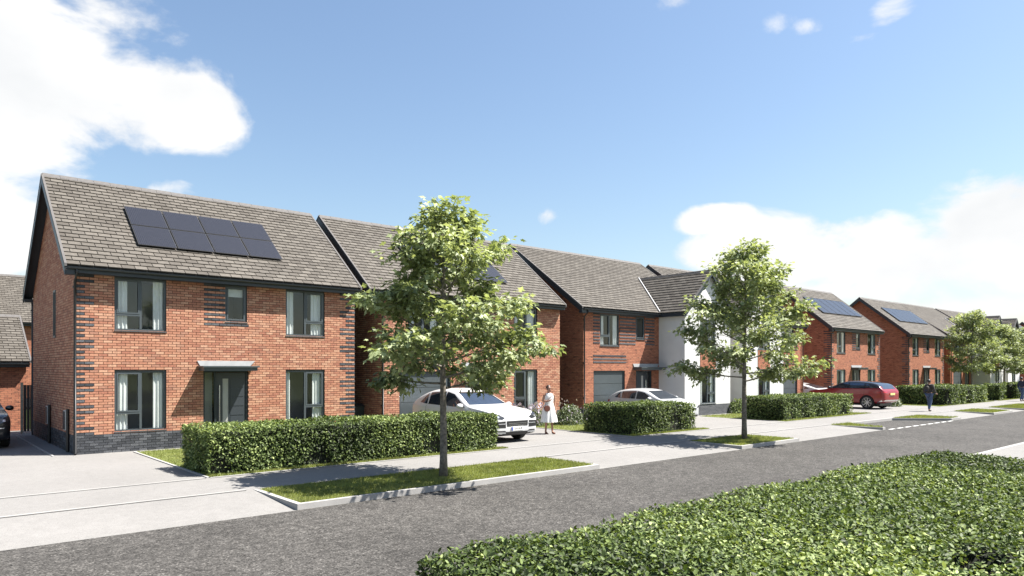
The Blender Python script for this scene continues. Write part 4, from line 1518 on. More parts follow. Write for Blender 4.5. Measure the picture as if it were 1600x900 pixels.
def hull(st, name):
    """closed body surface lofted through stations (x, z_bottom, z_shoulder, z_top, half_width)"""
    V, F = [], []
    def ring(x, zb, zs, zt, w):
        dz = zt - zs
        wr = w * (.965 - .36 * min(dz, .62))
        h = zs - zb
        return [(x, 0, zb), (x, w * .55, zb), (x, w * .90, zb + .02), (x, w * .975, zb + .14 * h), (x, w * .985, zb + .45 * h), (x, w, zb + .74 * h), (x, w * .985, zs - .05 * h),
                (x, w * .955, zs + .02 * dz + .006), (x, (w * .95 + wr) / 2, zs + .45 * dz), (x, wr, zs + .84 * dz), (x, wr * .86, zs + .955 * dz), (x, wr * .45, zt), (x, 0, zt + .006)]
    rings = []
    for s in st:
        r = ring(*s)
        full = r + [(p[0], -p[1], p[2]) for p in r[-2:0:-1]]
        rings.append(range(len(V), len(V) + len(full)))
        V += full
    n = len(rings[0])
    for a, b in zip(rings[:-1], rings[1:]):
        for k in range(n):
            F.append((a[k], a[(k + 1) % n], b[(k + 1) % n], b[k]))
    for rg, flip in ((rings[0], False), (rings[-1], True)):
        c = len(V)
        m = np.mean([V[i] for i in rg], axis=0)
        V.append(tuple(m))
        for k in range(n):
            f = (rg[k], c, rg[(k + 1) % n])
            F.append(f if not flip else f[::-1])
    me = bpy.data.meshes.new(name)
    me.from_pydata(V, [], F)
    bm = bmesh.new(); bm.from_mesh(me); bmesh.ops.recalc_face_normals(bm, faces=bm.faces); bm.to_mesh(me); bm.free()
    return me


def interp(st, x, k):
    xs = [s[0] for s in st][::-1]
    return float(np.interp(x, xs, [s[k] for s in st][::-1]))


def decal(bvh, outline, axis, sgn, name, mat, parent, off=.006, cell=.05, skirt=.02):
    """convex outline laid on the body: real panel that follows its curvature"""
    o2 = [Vector(p) for p in outline]
    area = sum(o2[i].x * o2[(i + 1) % len(o2)].y - o2[(i + 1) % len(o2)].x * o2[i].y for i in range(len(o2)))
    if area < 0: o2 = o2[::-1]
    x0, x1 = min(p.x for p in o2), max(p.x for p in o2)
    y0, y1 = min(p.y for p in o2), max(p.y for p in o2)
    nx, ny = max(1, int((x1 - x0) / cell)), max(1, int((y1 - y0) / cell))
    bm = bmesh.new()
    vs = [[bm.verts.new((x0 + (x1 - x0) * i / nx, y0 + (y1 - y0) * j / ny, 0)) for j in range(ny + 1)] for i in range(nx + 1)]
    for i in range(nx):
        for j in range(ny):
            bm.faces.new((vs[i][j], vs[i + 1][j], vs[i + 1][j + 1], vs[i][j + 1]))
    for i in range(len(o2)):
        p, q = o2[i], o2[(i + 1) % len(o2)]
        e = q - p
        if e.length < 1e-5: continue
        nrm = Vector((e.y, -e.x, 0))
        bmesh.ops.bisect_plane(bm, geom=bm.verts[:] + bm.edges[:] + bm.faces[:], plane_co=(p.x, p.y, 0), plane_no=nrm, clear_outer=True, dist=1e-5)
    d = Vector((0, -sgn, 0)) if axis == 'y' else (Vector((-sgn, 0, 0)) if axis == 'x' else Vector((0, 0, -1)))
    for v in bm.verts:
        a, b = v.co.x, v.co.y
        o = Vector((a, sgn * 3, b)) if axis == 'y' else (Vector((sgn * 5, a, b)) if axis == 'x' else Vector((a, b, 4)))
        h = bvh.ray_cast(o, d)
        if h[0] is None:
            h = bvh.find_nearest(o + d * (2.1 if axis == 'y' else 2.6))
        nn = h[1] if h[1].dot(d) < 0 else -h[1]
        v.co = h[0] + nn * off
    be = [e for e in bm.edges if e.is_boundary]
    r = bmesh.ops.extrude_edge_only(bm, edges=be)
    for v in [g for g in r['geom'] if isinstance(g, bmesh.types.BMVert)]:
        v.co += d * skirt
    bmesh.ops.recalc_face_normals(bm, faces=bm.faces)
    me = bpy.data.meshes.new(name)
    bm.to_mesh(me); bm.free()
    me.materials.append(mat)
    me.polygons.foreach_set('use_smooth', [True] * len(me.polygons))
    try: me.set_sharp_from_angle(angle=math.radians(45))
    except Exception: pass
    return link(name, me, parent)


WHEELS = {}


def wheel_meshes(R, rimmat, spokes):
    key = (R, rimmat, spokes)
    if key in WHEELS: return WHEELS[key]
    rr = R * .72
    t = MB(); t.lathe([(rr, -.11), (R * .93, -.115), (R * .985, -.095), (R, -.06), (R, .06), (R * .985, .095), (R * .93, .115), (rr, .11), (rr, -.11)], 36, 'y')
    r = MB()
    r.lathe([(rr * 1.01, .112), (rr * .96, .115), (rr * .93, .10), (rr * .90, .02), (rr * .90, -.1), (rr * 1.01, -.105)], 36, 'y')
    r.lathe([(.0, .085), (.045, .085), (.07, .07), (.07, .0)], 16, 'y')
    for k in range(spokes):
        a = 2 * math.pi * k / spokes
        d = Vector((math.cos(a), 0, math.sin(a))); n = Vector((-math.sin(a), 0, math.cos(a)))
        wv = .022 if spokes > 7 else .04
        p = d * .05 - n * wv * .8 + Vector((0, .045, 0))
        r.add([tuple(p), tuple(p + n * wv * 1.6), tuple(d * rr * .95 + n * wv + Vector((0, .085, 0))), tuple(d * rr * .95 - n * wv + Vector((0, .085, 0))),
               tuple(p + Vector((0, .03, 0))), tuple(p + n * wv * 1.6 + Vector((0, .03, 0))), tuple(d * rr * .95 + n * wv * .7 + Vector((0, .108, 0))), tuple(d * rr * .95 - n * wv * .7 + Vector((0, .108, 0)))],
              [(0, 3, 2, 1), (4, 5, 6, 7), (0, 1, 5, 4), (1, 2, 6, 5), (2, 3, 7, 6), (3, 0, 4, 7)])
    h = MB(); h.lathe([(.0, -.02), (rr * .9, -.02), (rr * .9, -.06), (0, -.06)], 24, 'y')
    WHEELS[key] = (t.mesh('tyre', MAT['tyre'], True), r.mesh('rim', MAT[rimmat], False), h.mesh('hub', MAT['black'], False))
    return WHEELS[key]


def text_mesh(body, size, mat, parent, loc, rot, name='lettering'):
    cu = bpy.data.curves.new(name, 'FONT')
    cu.body = body; cu.size = size; cu.extrude = .002; cu.align_x = 'CENTER'; cu.align_y = 'CENTER'
    o = bpy.data.objects.new(name, cu); COL.objects.link(o)
    me = evaluated(o)
    bpy.data.objects.remove(o)
    me.materials.clear(); me.materials.append(mat)
    r = link(name, me, parent)
    r.location = loc; r.rotation_euler = rot
    return r


def make_car(label, loc, rz, st, c, cat='car', name='parked_car'):
    """c: options dict"""
    t = tag(empty(name, loc, rz), label, cat)
    body_m = c['paint']
    me = hull(st, 'body')
    tmp = bpy.data.objects.new('tmp', me); COL.objects.link(tmp)
    md = tmp.modifiers.new('s', 'SUBSURF'); md.levels = 2; md.render_levels = 2
    bpy.context.view_layer.update()
    sm = evaluated(tmp)
    bmx = bmesh.new(); bmx.from_mesh(sm)
    bvh = BVHTree.FromBMesh(bmx); bmx.free()
    # wheel arches cut into the body
    R, (xf, xr) = c['R'], c['axles']
    wmax = max(s[4] for s in st)
    cut = MB()
    for x in (xf, xr):
        for s in (-1, 1):
            cut.lathe([(0, s * (wmax - .30)), (R + .055, s * (wmax - .30)), (R + .055, s * (wmax + .2)), (0, s * (wmax + .2))], 32, 'y', c=(x, 0, R - .01))
    cm = cut.mesh('cutter', MAT['black'])
    bmx = bmesh.new(); bmx.from_mesh(cm); bmesh.ops.remove_doubles(bmx, verts=bmx.verts, dist=1e-4); bmesh.ops.recalc_face_normals(bmx, faces=bmx.faces); bmx.to_mesh(cm); bmx.free()
    co = bpy.data.objects.new('cutter', cm); COL.objects.link(co)
    sm.materials.clear()
    for k in (body_m, MAT['cladding'], c.get('roof', body_m), MAT['black']): sm.materials.append(k)
    src = bpy.data.objects.new('src', sm); COL.objects.link(src)
    bo = src.modifiers.new('b', 'BOOLEAN'); bo.operation = 'DIFFERENCE'; bo.solver = 'EXACT'; bo.object = co
    bpy.context.view_layer.update()
    fin = evaluated(src)
    for o in (tmp, src, co): bpy.data.objects.remove(o)
    fin.materials.clear()
    for k in (body_m, MAT['cladding'], c.get('roof', body_m), MAT['black']): fin.materials.append(k)
    mi = []
    for p in fin.polygons:
        x, y, z = p.center
        inside = any(math.hypot(x - a, z - (R - .01)) < R + .054 for a in (xf, xr)) and abs(y) < wmax * .99 and abs(y) > wmax - .32 and z < R * 2 + .06
        zs = interp(st, x, 2); zt = interp(st, x, 3)
        if inside: mi.append(3)
        elif z < c.get('clad', .3): mi.append(1)
        elif c.get('roof') and zt - zs > .16 and z > zs + .05: mi.append(2)
        else: mi.append(0)
    fin.polygons.foreach_set('material_index', mi)
    fin.polygons.foreach_set('use_smooth', [True] * len(fin.polygons))
    try: fin.set_sharp_from_angle(angle=math.radians(38))
    except Exception: pass
    fin.name = 'body'
    body = link('body', fin, t)
    zt = lambda x: interp(st, x, 3)
    zs = lambda x: interp(st, x, 2)
    # glazing
    g = c['glaze']
    xa0, xa1, xb, xc0, xc1, xd0 = g['side']
    wb = g.get('belt', .045); wt = g.get('top', .105)
    for s in (-1, 1):
        decal(bvh, [(xa0, zs(xa0) + wb), (xb, zs(xb) + wb), (xb, zt(xb) - wt), (xa1, zt(xa1) - wt)], 'y', s, 'window', MAT['carglass'], t, .004)
        decal(bvh, [(xb - .07, zs(xb) + wb), (xc0, zs(xc0) + wb), (xc1, zt(xc1) - wt), (xb - .07, zt(xb - .07) - wt)], 'y', s, 'window', MAT['carglass'], t, .004)
        if xd0 is not None:
            decal(bvh, [(xc0 - .06, zs(xc0) + wb), (xd0, zs(xd0) + wb + .03), (xc1 - .12, zt(xc1 - .12) - wt)], 'y', s, 'window', MAT['carglass'], t, .004)
        for xx in (xb - .035, g['shut'][0], g['shut'][1]):
            decal(bvh, [(xx - .006, .42), (xx + .006, .42), (xx + .006, zs(xx) - .0), (xx - .006, zs(xx) - .0)], 'y', s, 'door_gap', MAT['black'], t, .0015, skirt=.004)
        for xx in (xb + .12, g['shut'][1] + .18):
            decal(bvh, [(xx - .09, zs(xx) - .13), (xx + .09, zs(xx) - .13), (xx + .09, zs(xx) - .10), (xx - .09, zs(xx) - .10)], 'y', s, 'door_handle', body_m, t, .03, skirt=.03)
        m = MB()
        x, y, z = xa0 - .12, s * (interp(st, xa0, 4) * .97), zs(xa0) + .10
        m.lathe([(.001, -.11), (.055, -.10), (.082, -.04), (.085, .04), (.06, .10), (.001, .115)], 14, 'y')
        mm = m.mesh('mirror', [c.get('mirror', body_m)], True)
        o = link('mirror', mm, t); o.location = (x, y + s * .11, z); o.scale = (.85, 1, .95)
    wy0, wy1, z0, z1 = g['screen']
    decal(bvh, [(-wy0, z0), (wy0, z0), (wy1, z1), (-wy1, z1)], 'x', 1, 'windscreen', MAT['carglass'], t, .004)
    wy0, wy1, z0, z1 = g['rear']
    decal(bvh, [(-wy0, z0), (wy0, z0), (wy1, z1), (-wy1, z1)], 'x', -1, 'rear_window', MAT['carglass'], t, .004)
    for (nm, mat, ax, sg, off, outs) in c['decals']:
        for o in outs:
            decal(bvh, o, ax, sg, nm, MAT[mat] if isinstance(mat, str) else mat, t, off, cell=.04, skirt=.03)
    tm, rm, hm = wheel_meshes(R, c.get('rimmat', 'rim'), c.get('spokes', 10))
    for x in (xf, xr):
        for s in (-1, 1):
            wl = empty('wheel'); wl.parent = t
            wl.location = (x, s * (wmax - .125), R); wl.rotation_euler = (0, RND.uniform(0, 6), 0 if s > 0 else math.pi)
            link('tyre', tm, wl); link('rim', rm, wl); link('hub', hm, wl)
    # underbody shadow gap: floor pan
    b = MB(); b.box(st[-1][0] + .35, st[0][0] - .35, -wmax * .7, wmax * .7, .2, .34); b.build('floor_pan', MAT['black'], t)
    if c.get('plate'):
        x, z, sg, txt, w_ = c['plate']
        b = MB(); b.box(min(x, x + sg * .02), max(x, x + sg * .02), -.26, .26, z - .057, z + .057)
        pl = b.build('number_plate', c.get('platemat', MAT['plate']), t)
        if txt:
            b = MB(); b.box(min(x, x + sg * .0225), max(x, x + sg * .0225), -.258, -.205, z - .054, z + .054); b.build('plate_band', MAT['plateblue'], pl)
            text_mesh(txt, .088, MAT['black'], pl, (x + sg * .0225, .025, z - .002), (math.radians(90), 0, math.radians(90 if sg > 0 else -90)))
    for sx, sy, sw in c.get('bars', []):
        pass
    return t, bvh


def mirror_y(o): return [(-a, b) for a, b in o]


SUV = [(2.46, .44, .66, .71, .66), (2.435, .28, .77, .83, .84), (2.35, .24, .86, .93, .925), (2.15, .22, .915, .99, .955), (1.8, .22, .955, 1.05, .965), (1.4, .22, .99, 1.09, .975), (1.05, .22, 1.02, 1.13, .97),
       (.8, .22, 1.035, 1.26, .965), (.3, .22, 1.05, 1.53, .965), (0, .22, 1.055, 1.635, .965), (-.35, .22, 1.06, 1.675, .965), (-.9, .22, 1.07, 1.675, .965), (-1.35, .22, 1.085, 1.61, .97),
       (-1.75, .24, 1.10, 1.46, .965), (-2.05, .27, 1.11, 1.28, .94), (-2.28, .30, 1.08, 1.15, .89), (-2.40, .36, 1.0, 1.05, .80), (-2.44, .50, .85, .9, .62)]
headl = [(.50, .80), (.62, .75), (.86, .80), (.92, .91), (.84, .955), (.68, .90)]
c1 = dict(paint=paint('white_car_paint', (.55, .55, .545)), R=.375, axles=(1.5, -1.42), rimmat='darkrim', spokes=10, clad=.30, plate=(2.462, .455, 1, 'E29 MUP', 0),
          glaze=dict(side=(.92, .12, -.30, -1.20, -1.22, -1.72), shut=(.98, -1.30), screen=(.78, .60, 1.165, 1.56), rear=(.66, .56, 1.17, 1.55)),
          decals=[('headlight', 'lamp', 'x', 1, .008, [headl, mirror_y(headl)]),
                  ('headlight_reflector', 'lampbulb', 'x', 1, .014, [[(.72, .81), (.78, .80), (.80, .85), (.74, .86)], [(-.72, .81), (-.78, .80), (-.80, .85), (-.74, .86)]]),
                  ('grille', 'black', 'x', 1, .006, [[(-.43, .53), (.43, .53), (.45, .70), (-.45, .70)]]),
                  ('intake', 'black', 'x', 1, .006, [[(.48, .49), (.88, .50), (.90, .68), (.49, .70)], [(-.48, .49), (-.88, .50), (-.90, .68), (-.49, .70)]]),
                  ('grille_bar', 'steel', 'x', 1, .014, [[(-.38, .615), (.38, .615), (.38, .626), (-.38, .626)], [(-.38, .565), (.38, .565), (.38, .576), (-.38, .576)]]),
                  ('running_light', 'lampbulb', 'x', 1, .014, [[(.47, .60), (.76, .60), (.77, .63), (.47, .63)], [(-.47, .60), (-.76, .60), (-.77, .63), (-.47, .63)]]),
                  ('lower_intake', 'black', 'x', 1, .006, [[(.46, .355), (.78, .37), (.76, .405), (.5, .40)], [(-.46, .355), (-.78, .37), (-.76, .405), (-.5, .40)], [(-.42, .27), (.42, .27), (.48, .36), (-.48, .36)]]),
                  ('tail_light', 'tail', 'x', -1, .008, [[(-.8, .90), (.8, .90), (.8, .96), (-.8, .96)]])])
make_car('white sloping-roofed off-roader parked nose to the street beside the long hedge', (14.92, 19.4, 0), math.radians(-90), SUV, c1)

HATCH = [(2.06, .42, .58, .62, .48), (2.03, .26, .66, .72, .68), (1.94, .20, .74, .81, .81), (1.75, .19, .80, .88, .86), (1.45, .18, .86, .95, .885), (1.1, .18, .90, 1.0, .89),
         (.8, .18, .92, 1.10, .885), (.35, .18, .94, 1.33, .885), (0, .18, .945, 1.425, .885), (-.4, .18, .95, 1.455, .885), (-.9, .18, .955, 1.44, .885), (-1.35, .19, .96, 1.38, .885),
         (-1.65, .22, .97, 1.24, .875), (-1.88, .24, .96, 1.06, .85), (-2.0, .28, .90, .96, .79), (-2.05, .40, .75, .8, .62)]
hl2 = [(.50, .64), (.78, .66), (.82, .74), (.60, .72)]
c2 = dict(paint=paint('pale_silver_car_paint', (.42, .43, .44), .0), R=.32, axles=(1.28, -1.3), spokes=7, clad=.24, plate=(2.068, .40, 1, None, 0),
          glaze=dict(side=(.72, .15, -.25, -1.10, -1.12, -1.52), shut=(.85, -1.15), screen=(.72, .56, 1.02, 1.35), rear=(.62, .52, 1.02, 1.34)),
          decals=[('headlight', 'lamp', 'x', 1, .008, [hl2, mirror_y(hl2)]), ('grille', 'black', 'x', 1, .006, [[(-.45, .56), (.45, .56), (.47, .63), (-.47, .63)], [(-.6, .27), (.6, .27), (.6, .34), (-.6, .34)]]),
                  ('tail_light', 'tail', 'x', -1, .008, [[(.48, .80), (.80, .80), (.80, .93), (.52, .93)], [(-.48, .80), (-.80, .80), (-.80, .93), (-.52, .93)]]),
                  ('tail_light', 'tail', 'y', -1, .006, [[(-1.98, .82), (-1.82, .82), (-1.80, .92), (-1.96, .92)]]), ('tail_light', 'tail', 'y', 1, .006, [[(-1.98, .82), (-1.82, .82), (-1.80, .92), (-1.96, .92)]])])
make_car('pale silver hatchback parked on the drive behind the clipped hedge block', (26.0, 20.25, 0), math.radians(-90), HATCH, c2)

SALOON = [(2.30, .42, .58, .62, .50), (2.27, .26, .66, .72, .70), (2.16, .20, .74, .80, .84), (1.95, .19, .80, .87, .89), (1.5, .18, .86, .95, .915), (1.05, .18, .90, 1.0, .92),
          (.8, .18, .92, 1.10, .92), (.35, .18, .94, 1.31, .92), (0, .18, .95, 1.41, .92), (-.4, .18, .96, 1.43, .92), (-.9, .18, .975, 1.39, .92), (-1.4, .19, .99, 1.27, .92),
          (-1.85, .22, 1.0, 1.11, .91), (-2.1, .25, .99, 1.06, .88), (-2.24, .3, .93, .99, .82), (-2.30, .42, .8, .85, .65)]
hl3 = [(.50, .66), (.80, .68), (.83, .74), (.60, .73)]
c3 = dict(paint=c1['paint'], R=.335, axles=(1.42, -1.4), spokes=10, clad=.24, plate=(-2.33, .62, -1, None, 0),
          glaze=dict(side=(.75, .15, -.25, -1.15, -1.10, -1.55), shut=(.9, -1.2), screen=(.74, .58, 1.02, 1.34), rear=(.68, .56, 1.09, 1.36)),
          decals=[('headlight', 'lamp', 'x', 1, .008, [hl3, mirror_y(hl3)]), ('grille', 'black', 'x', 1, .006, [[(-.4, .42), (.4, .42), (.45, .63), (-.45, .63)]]),
                  ('tail_light', 'tail', 'x', -1, .008, [[(.35, .80), (.84, .80), (.84, .92), (.40, .92)], [(-.35, .80), (-.84, .80), (-.84, .92), (-.40, .92)]]),
                  ('tail_light', 'tail', 'y', 1, .006, [[(-2.22, .82), (-1.98, .82), (-1.95, .92), (-2.2, .92)]]),
                  ('rear_diffuser', 'cladding', 'x', -1, .006, [[(-.7, .28), (.7, .28), (.7, .42), (-.7, .42)]])])
make_car('white fastback saloon parked between houses behind the red off-roader', (45.35, 23.6, 0), math.radians(90), SALOON, c3)

RANGE = [(2.42, .48, .68, .72, .52), (2.40, .32, .80, .86, .74), (2.30, .26, .90, .97, .89), (2.1, .24, .95, 1.02, .95), (1.75, .24, .985, 1.06, .975), (1.4, .24, 1.01, 1.09, .98), (1.05, .24, 1.03, 1.13, .98),
         (.8, .24, 1.04, 1.26, .975), (.35, .24, 1.05, 1.50, .975), (.05, .24, 1.055, 1.605, .975), (-.35, .24, 1.06, 1.645, .975), (-.9, .24, 1.065, 1.635, .975), (-1.5, .25, 1.075, 1.585, .97),
         (-1.95, .30, 1.085, 1.50, .965), (-2.12, .34, 1.09, 1.36, .955), (-2.28, .40, 1.08, 1.16, .93), (-2.38, .44, 1.0, 1.06, .89), (-2.42, .54, .86, .92, .74)]
hl4 = [(.55, .80), (.84, .82), (.88, .90), (.62, .88)]
c4 = dict(paint=paint('deep_red_car_paint', (.19, .004, .008), .0), roof=M('black_roof_paint', (.012, .012, .013), .18, var=.05, coat=.8), R=.385, axles=(1.45, -1.43), rimmat='rim', spokes=8, clad=.36, mirror=MAT['black'],
          plate=(-2.44, .88, -1, None, 0), platemat=M('rear_plate', (.75, .58, .2), .5, var=.03),
          glaze=dict(side=(.90, .20, -.28, -1.22, -1.24, -1.80), shut=(.98, -1.28), screen=(.8, .62, 1.165, 1.55), rear=(.70, .62, 1.17, 1.50), belt=.05),
          decals=[('headlight', 'lamp', 'x', 1, .008, [hl4, mirror_y(hl4)]), ('grille', 'black', 'x', 1, .006, [[(-.5, .66), (.5, .66), (.5, .80), (-.5, .80)]]),
                  ('tail_light', 'tail', 'x', -1, .008, [[(.50, .95), (.90, .95), (.90, 1.03), (.52, 1.03)], [(-.50, .95), (-.90, .95), (-.90, 1.03), (-.52, 1.03)]]),
                  ('tail_light', 'tail', 'y', 1, .006, [[(-2.25, .96), (-1.98, .98), (-1.98, 1.02), (-2.22, 1.03)]]),
                  ('skid_plate', 'steel', 'x', -1, .008, [[(-.85, .48), (.85, .48), (.78, .54), (-.78, .54)]]),
                  ('skid_plate', 'steel', 'y', 1, .006, [[(-2.30, .47), (-1.98, .36), (-2.02, .42), (-2.28, .54)]])])
make_car('deep red off-roader with black roof parked tail to the street behind the clipped hedge', (43.75, 19.05, 0), math.radians(85), [(x, zb, zs + .085 * min(1, max(0, (x + 2.42) / .3)) * (1 if x < 1.2 else max(0, 1 - (x - 1.2) / 1.2)), zt - .01, w) for x, zb, zs, zt, w in RANGE], c4)

c5 = dict(c1); c5['paint'] = paint('black_car_paint', (.008, .009, .012)); c5['plate'] = (2.462, .455, 1, None, 0)
make_car('dark off-roader in the shade before the detached garage', (1.62, 27.75, 0), math.radians(-90), SUV, c5)


# ------------------------------------------------------------------ wheelie bins in the gap between the first two houses
def bin_(label, x, y):
    t = tag(empty('wheelie_bin', (x, y, 0)), label, 'bin', 'wheelie bins')
    m = M('bin_plastic', (.03, .04, .035), .5, var=.1)
    b = MB()
    b.add([(-.2, -.22, .06), (.2, -.22, .06), (.2, .2, .06), (-.2, .2, .06), (-.25, -.29, .95), (.25, -.29, .95), (.25, .27, .95), (-.25, .27, .95)],
          [(0, 3, 2, 1), (4, 5, 6, 7), (0, 1, 5, 4), (1, 2, 6, 5), (2, 3, 7, 6), (3, 0, 4, 7)])
    b.build('body', m, t)
    b = MB(); b.prism([(-.27, -.31, .955), (-.27, -.1, 1.03), (-.27, .2, 1.05), (-.27, .3, .96)], (.54, 0, 0)); b.build('lid', m, t)
    b = MB(); b.tube([(-.22, .33, .99), (.22, .33, .99)], .018, 8); b.build('handle', m, t)
    for s in (-1, 1):
        b = MB(); b.lathe([(0, -.02), (.1, -.02), (.1, .02), (0, .02)], 16, 'y'); o = b.build('wheel', MAT['tyre'], t)
        o.location = (s * .24, .2, .1); o.rotation_euler = (0, 0, math.radians(90))
    return t


bin_('dark wheelie bin in the gap, next to the house with eight solar panels', 12.42, 23.6)
bin_('dark wheelie bin in the gap, next to the house with the part hidden garage', 12.95, 23.9)


# ------------------------------------------------------------------ people
def skinned(name, pts, edges, rad, mat, parent, root=0, sub=2):
    me = bpy.data.meshes.new(name)
    me.from_pydata(pts, edges, [])
    o = bpy.data.objects.new(name, me); COL.objects.link(o)
    o.modifiers.new('skin', 'SKIN').use_smooth_shade = True
    for i, sv in enumerate(me.skin_vertices[0].data):
        r = rad[i]
        sv.radius = (r, r) if isinstance(r, (int, float)) else r
        sv.use_root = (i == root)
    s = o.modifiers.new('sub', 'SUBSURF'); s.levels = sub; s.render_levels = sub
    bpy.context.view_layer.update()
    m2 = evaluated(o)
    bpy.data.objects.remove(o)
    m2.materials.clear(); m2.materials.append(mat)
    m2.polygons.foreach_set('use_smooth', [True] * len(m2.polygons))
    m2.name = name
    return link(name, m2, parent)


def body_graph(J):
    """J: dict of joints; returns points, edges, radii of one continuous figure with fingers"""
    names = list(J)
    pts = [J[n][0] for n in names]
    rad = [J[n][1] for n in names]
    ix = {n: i for i, n in enumerate(names)}
    E = [('pelvis', 'waist'), ('waist', 'chest'), ('chest', 'neck'), ('neck', 'jaw'), ('jaw', 'brow'), ('brow', 'crown')]
    for s in 'lr':
        E += [('chest', 'shoulder_' + s), ('shoulder_' + s, 'elbow_' + s), ('elbow_' + s, 'wrist_' + s), ('wrist_' + s, 'palm_' + s),
              ('pelvis', 'hip_' + s), ('hip_' + s, 'knee_' + s), ('knee_' + s, 'ankle_' + s), ('ankle_' + s, 'ball_' + s), ('ball_' + s, 'toe_' + s)]
    edges = [(ix[a], ix[b]) for a, b in E]
    for s, sg in (('l', 1), ('r', -1)):
        w, p = Vector(J['wrist_' + s][0]), Vector(J['palm_' + s][0])
        d = (p - w).normalized()
        side = d.cross(Vector((0, 0, 1)) if abs(d.z) < .8 else Vector((1, 0, 0))).normalized()
        for k, (o, l) in enumerate(((-.03, .07), (-.01, .085), (.01, .08), (.028, .062))):
            a = len(pts); pts.append(tuple(p + d * .03 + side * o)); rad.append(.0095)
            pts.append(tuple(p + d * (.03 + l * .55) + side * o * 1.15 + Vector((0, 0, -.006)))); rad.append(.009)
            pts.append(tuple(p + d * (.03 + l) + side * o * 1.1 + Vector((0, .01, -.018)))); rad.append(.007)
            edges += [(ix['palm_' + s], a), (a, a + 1), (a + 1, a + 2)]
        a = len(pts); m = w.lerp(p, .5)
        pts.append(tuple(m + side * .042 + d * .02)); rad.append(.011)
        pts.append(tuple(m + side * .052 + d * .06)); rad.append(.009)
        edges += [(ix['palm_' + s], a), (a, a + 1)]
    return pts, edges, rad


def joints(h=1.72, arm_l=None, arm_r=None, leg_l=None, leg_r=None, slim=1.0):
    k = h / 1.72
    J = {'pelvis': ((0, 0, .95), (.135 * slim, .105)), 'waist': ((0, 0, 1.12), (.115 * slim, .09)), 'chest': ((0, 0, 1.32), (.145 * slim, .10)), 'neck': ((0, .01, 1.46), .05),
         'jaw': ((0, -.012, 1.53), (.062, .075)), 'brow': ((0, -.005, 1.61), (.074, .092)), 'crown': ((0, .005, 1.68), (.05, .06))}
    for s, sg in (('l', 1), ('r', -1)):
        arm = (arm_l if s == 'l' else arm_r) or [(.19, .0, 1.39), (.23, .02, 1.12), (.24, -.05, .87), (.24, -.07, .79)]
        leg = (leg_l if s == 'l' else leg_r) or [(.09, 0, .90), (.10, -.015, .50), (.105, .02, .085), (.11, -.06, .035), (.115, -.15, .028)]
        for n, p, r in zip(('shoulder', 'elbow', 'wrist', 'palm'), arm, (.055 * slim, .04 * slim, .028, (.036, .02))): J[n + '_' + s] = ((sg * p[0], p[1], p[2]), r)
        for n, p, r in zip(('hip', 'knee', 'ankle', 'ball', 'toe'), leg, (.085 * slim, .055 * slim, .036, (.04, .032), (.036, .024))): J[n + '_' + s] = ((sg * p[0], p[1], p[2]), r)
    return {n: (tuple(c * k for c in p), r) for n, (p, r) in J.items()}


def ball(mb, c, r, sc=(1, 1, 1), n=14, zmin=-1):
    prof = [(math.sin(math.pi * i / 10), -math.cos(math.pi * i / 10)) for i in range(11)]
    prof = [p for p in prof if p[1] >= zmin]
    o = len(mb.v)
    mb.lathe([(max(.001, p[0] * r), p[1] * r) for p in prof], n)
    for i in range(o, len(mb.v)):
        x, y, z = mb.v[i]
        mb.v[i] = (c[0] + x * sc[0], c[1] + y * sc[1], c[2] + z * sc[2])


def face(parent, k, hairmat, bun=False, shades=True):
    b = MB(); ball(b, (0, .042, 1.63 * k), .10, (.93, .98, 1.0), zmin=-.85)
    if bun: ball(b, (0, .11, 1.675 * k), .045)
    b.build('hair', hairmat, parent, smooth=True)
    b = MB(); b.prism([(-.012, -.10, 1.60 * k), (.012, -.10, 1.60 * k), (.014, -.105, 1.565 * k), (-.014, -.105, 1.565 * k)], (0, -.018, -.002)); b.build('nose', MAT['skin'], parent)
    b = MB(); b.box(-.024, .024, -.094, -.082, 1.528 * k, 1.538 * k); b.build('mouth', MAT['lip'], parent)
    for s in (-1, 1):
        b = MB(); ball(b, (s * .03, -.088, 1.612 * k), .02 if shades else .012, (1.15, .6, .8)); b.build('sunglass_lens' if shades else 'eye', MAT['black'], parent, smooth=True)
        b = MB(); ball(b, (s * .082, .01, 1.59 * k), .022, (.4, .8, 1.2)); b.build('ear', MAT['skin'], parent, smooth=True)


MAT['skin'] = M('skin', (.30, .16, .105), .5, var=.06)
MAT['lip'] = M('lip', (.30, .09, .08), .5, var=.05)
MAT['brownhair'] = M('brown_hair', (.05, .025, .014), .5, var=.3, vscale=40)
MAT['blackhair'] = M('black_hair', (.012, .01, .01), .5, var=.3, vscale=40)
MAT['dress'] = M('white_cotton', (.6, .6, .585), .85, var=.04)
MAT['jeans'] = M('blue_denim', (.05, .075, .14), .85, var=.25, vscale=25)
MAT['jacket'] = M('dark_jacket', (.035, .03, .026), .8, var=.6, vscale=14)
MAT['leather'] = M('brown_leather', (.10, .03, .018), .5, var=.15)
MAT['shoe'] = M('dark_shoe', (.02, .018, .018), .6, var=.15)
MAT['navycloth'] = M('navy_cloth', (.02, .025, .05), .85, var=.2)


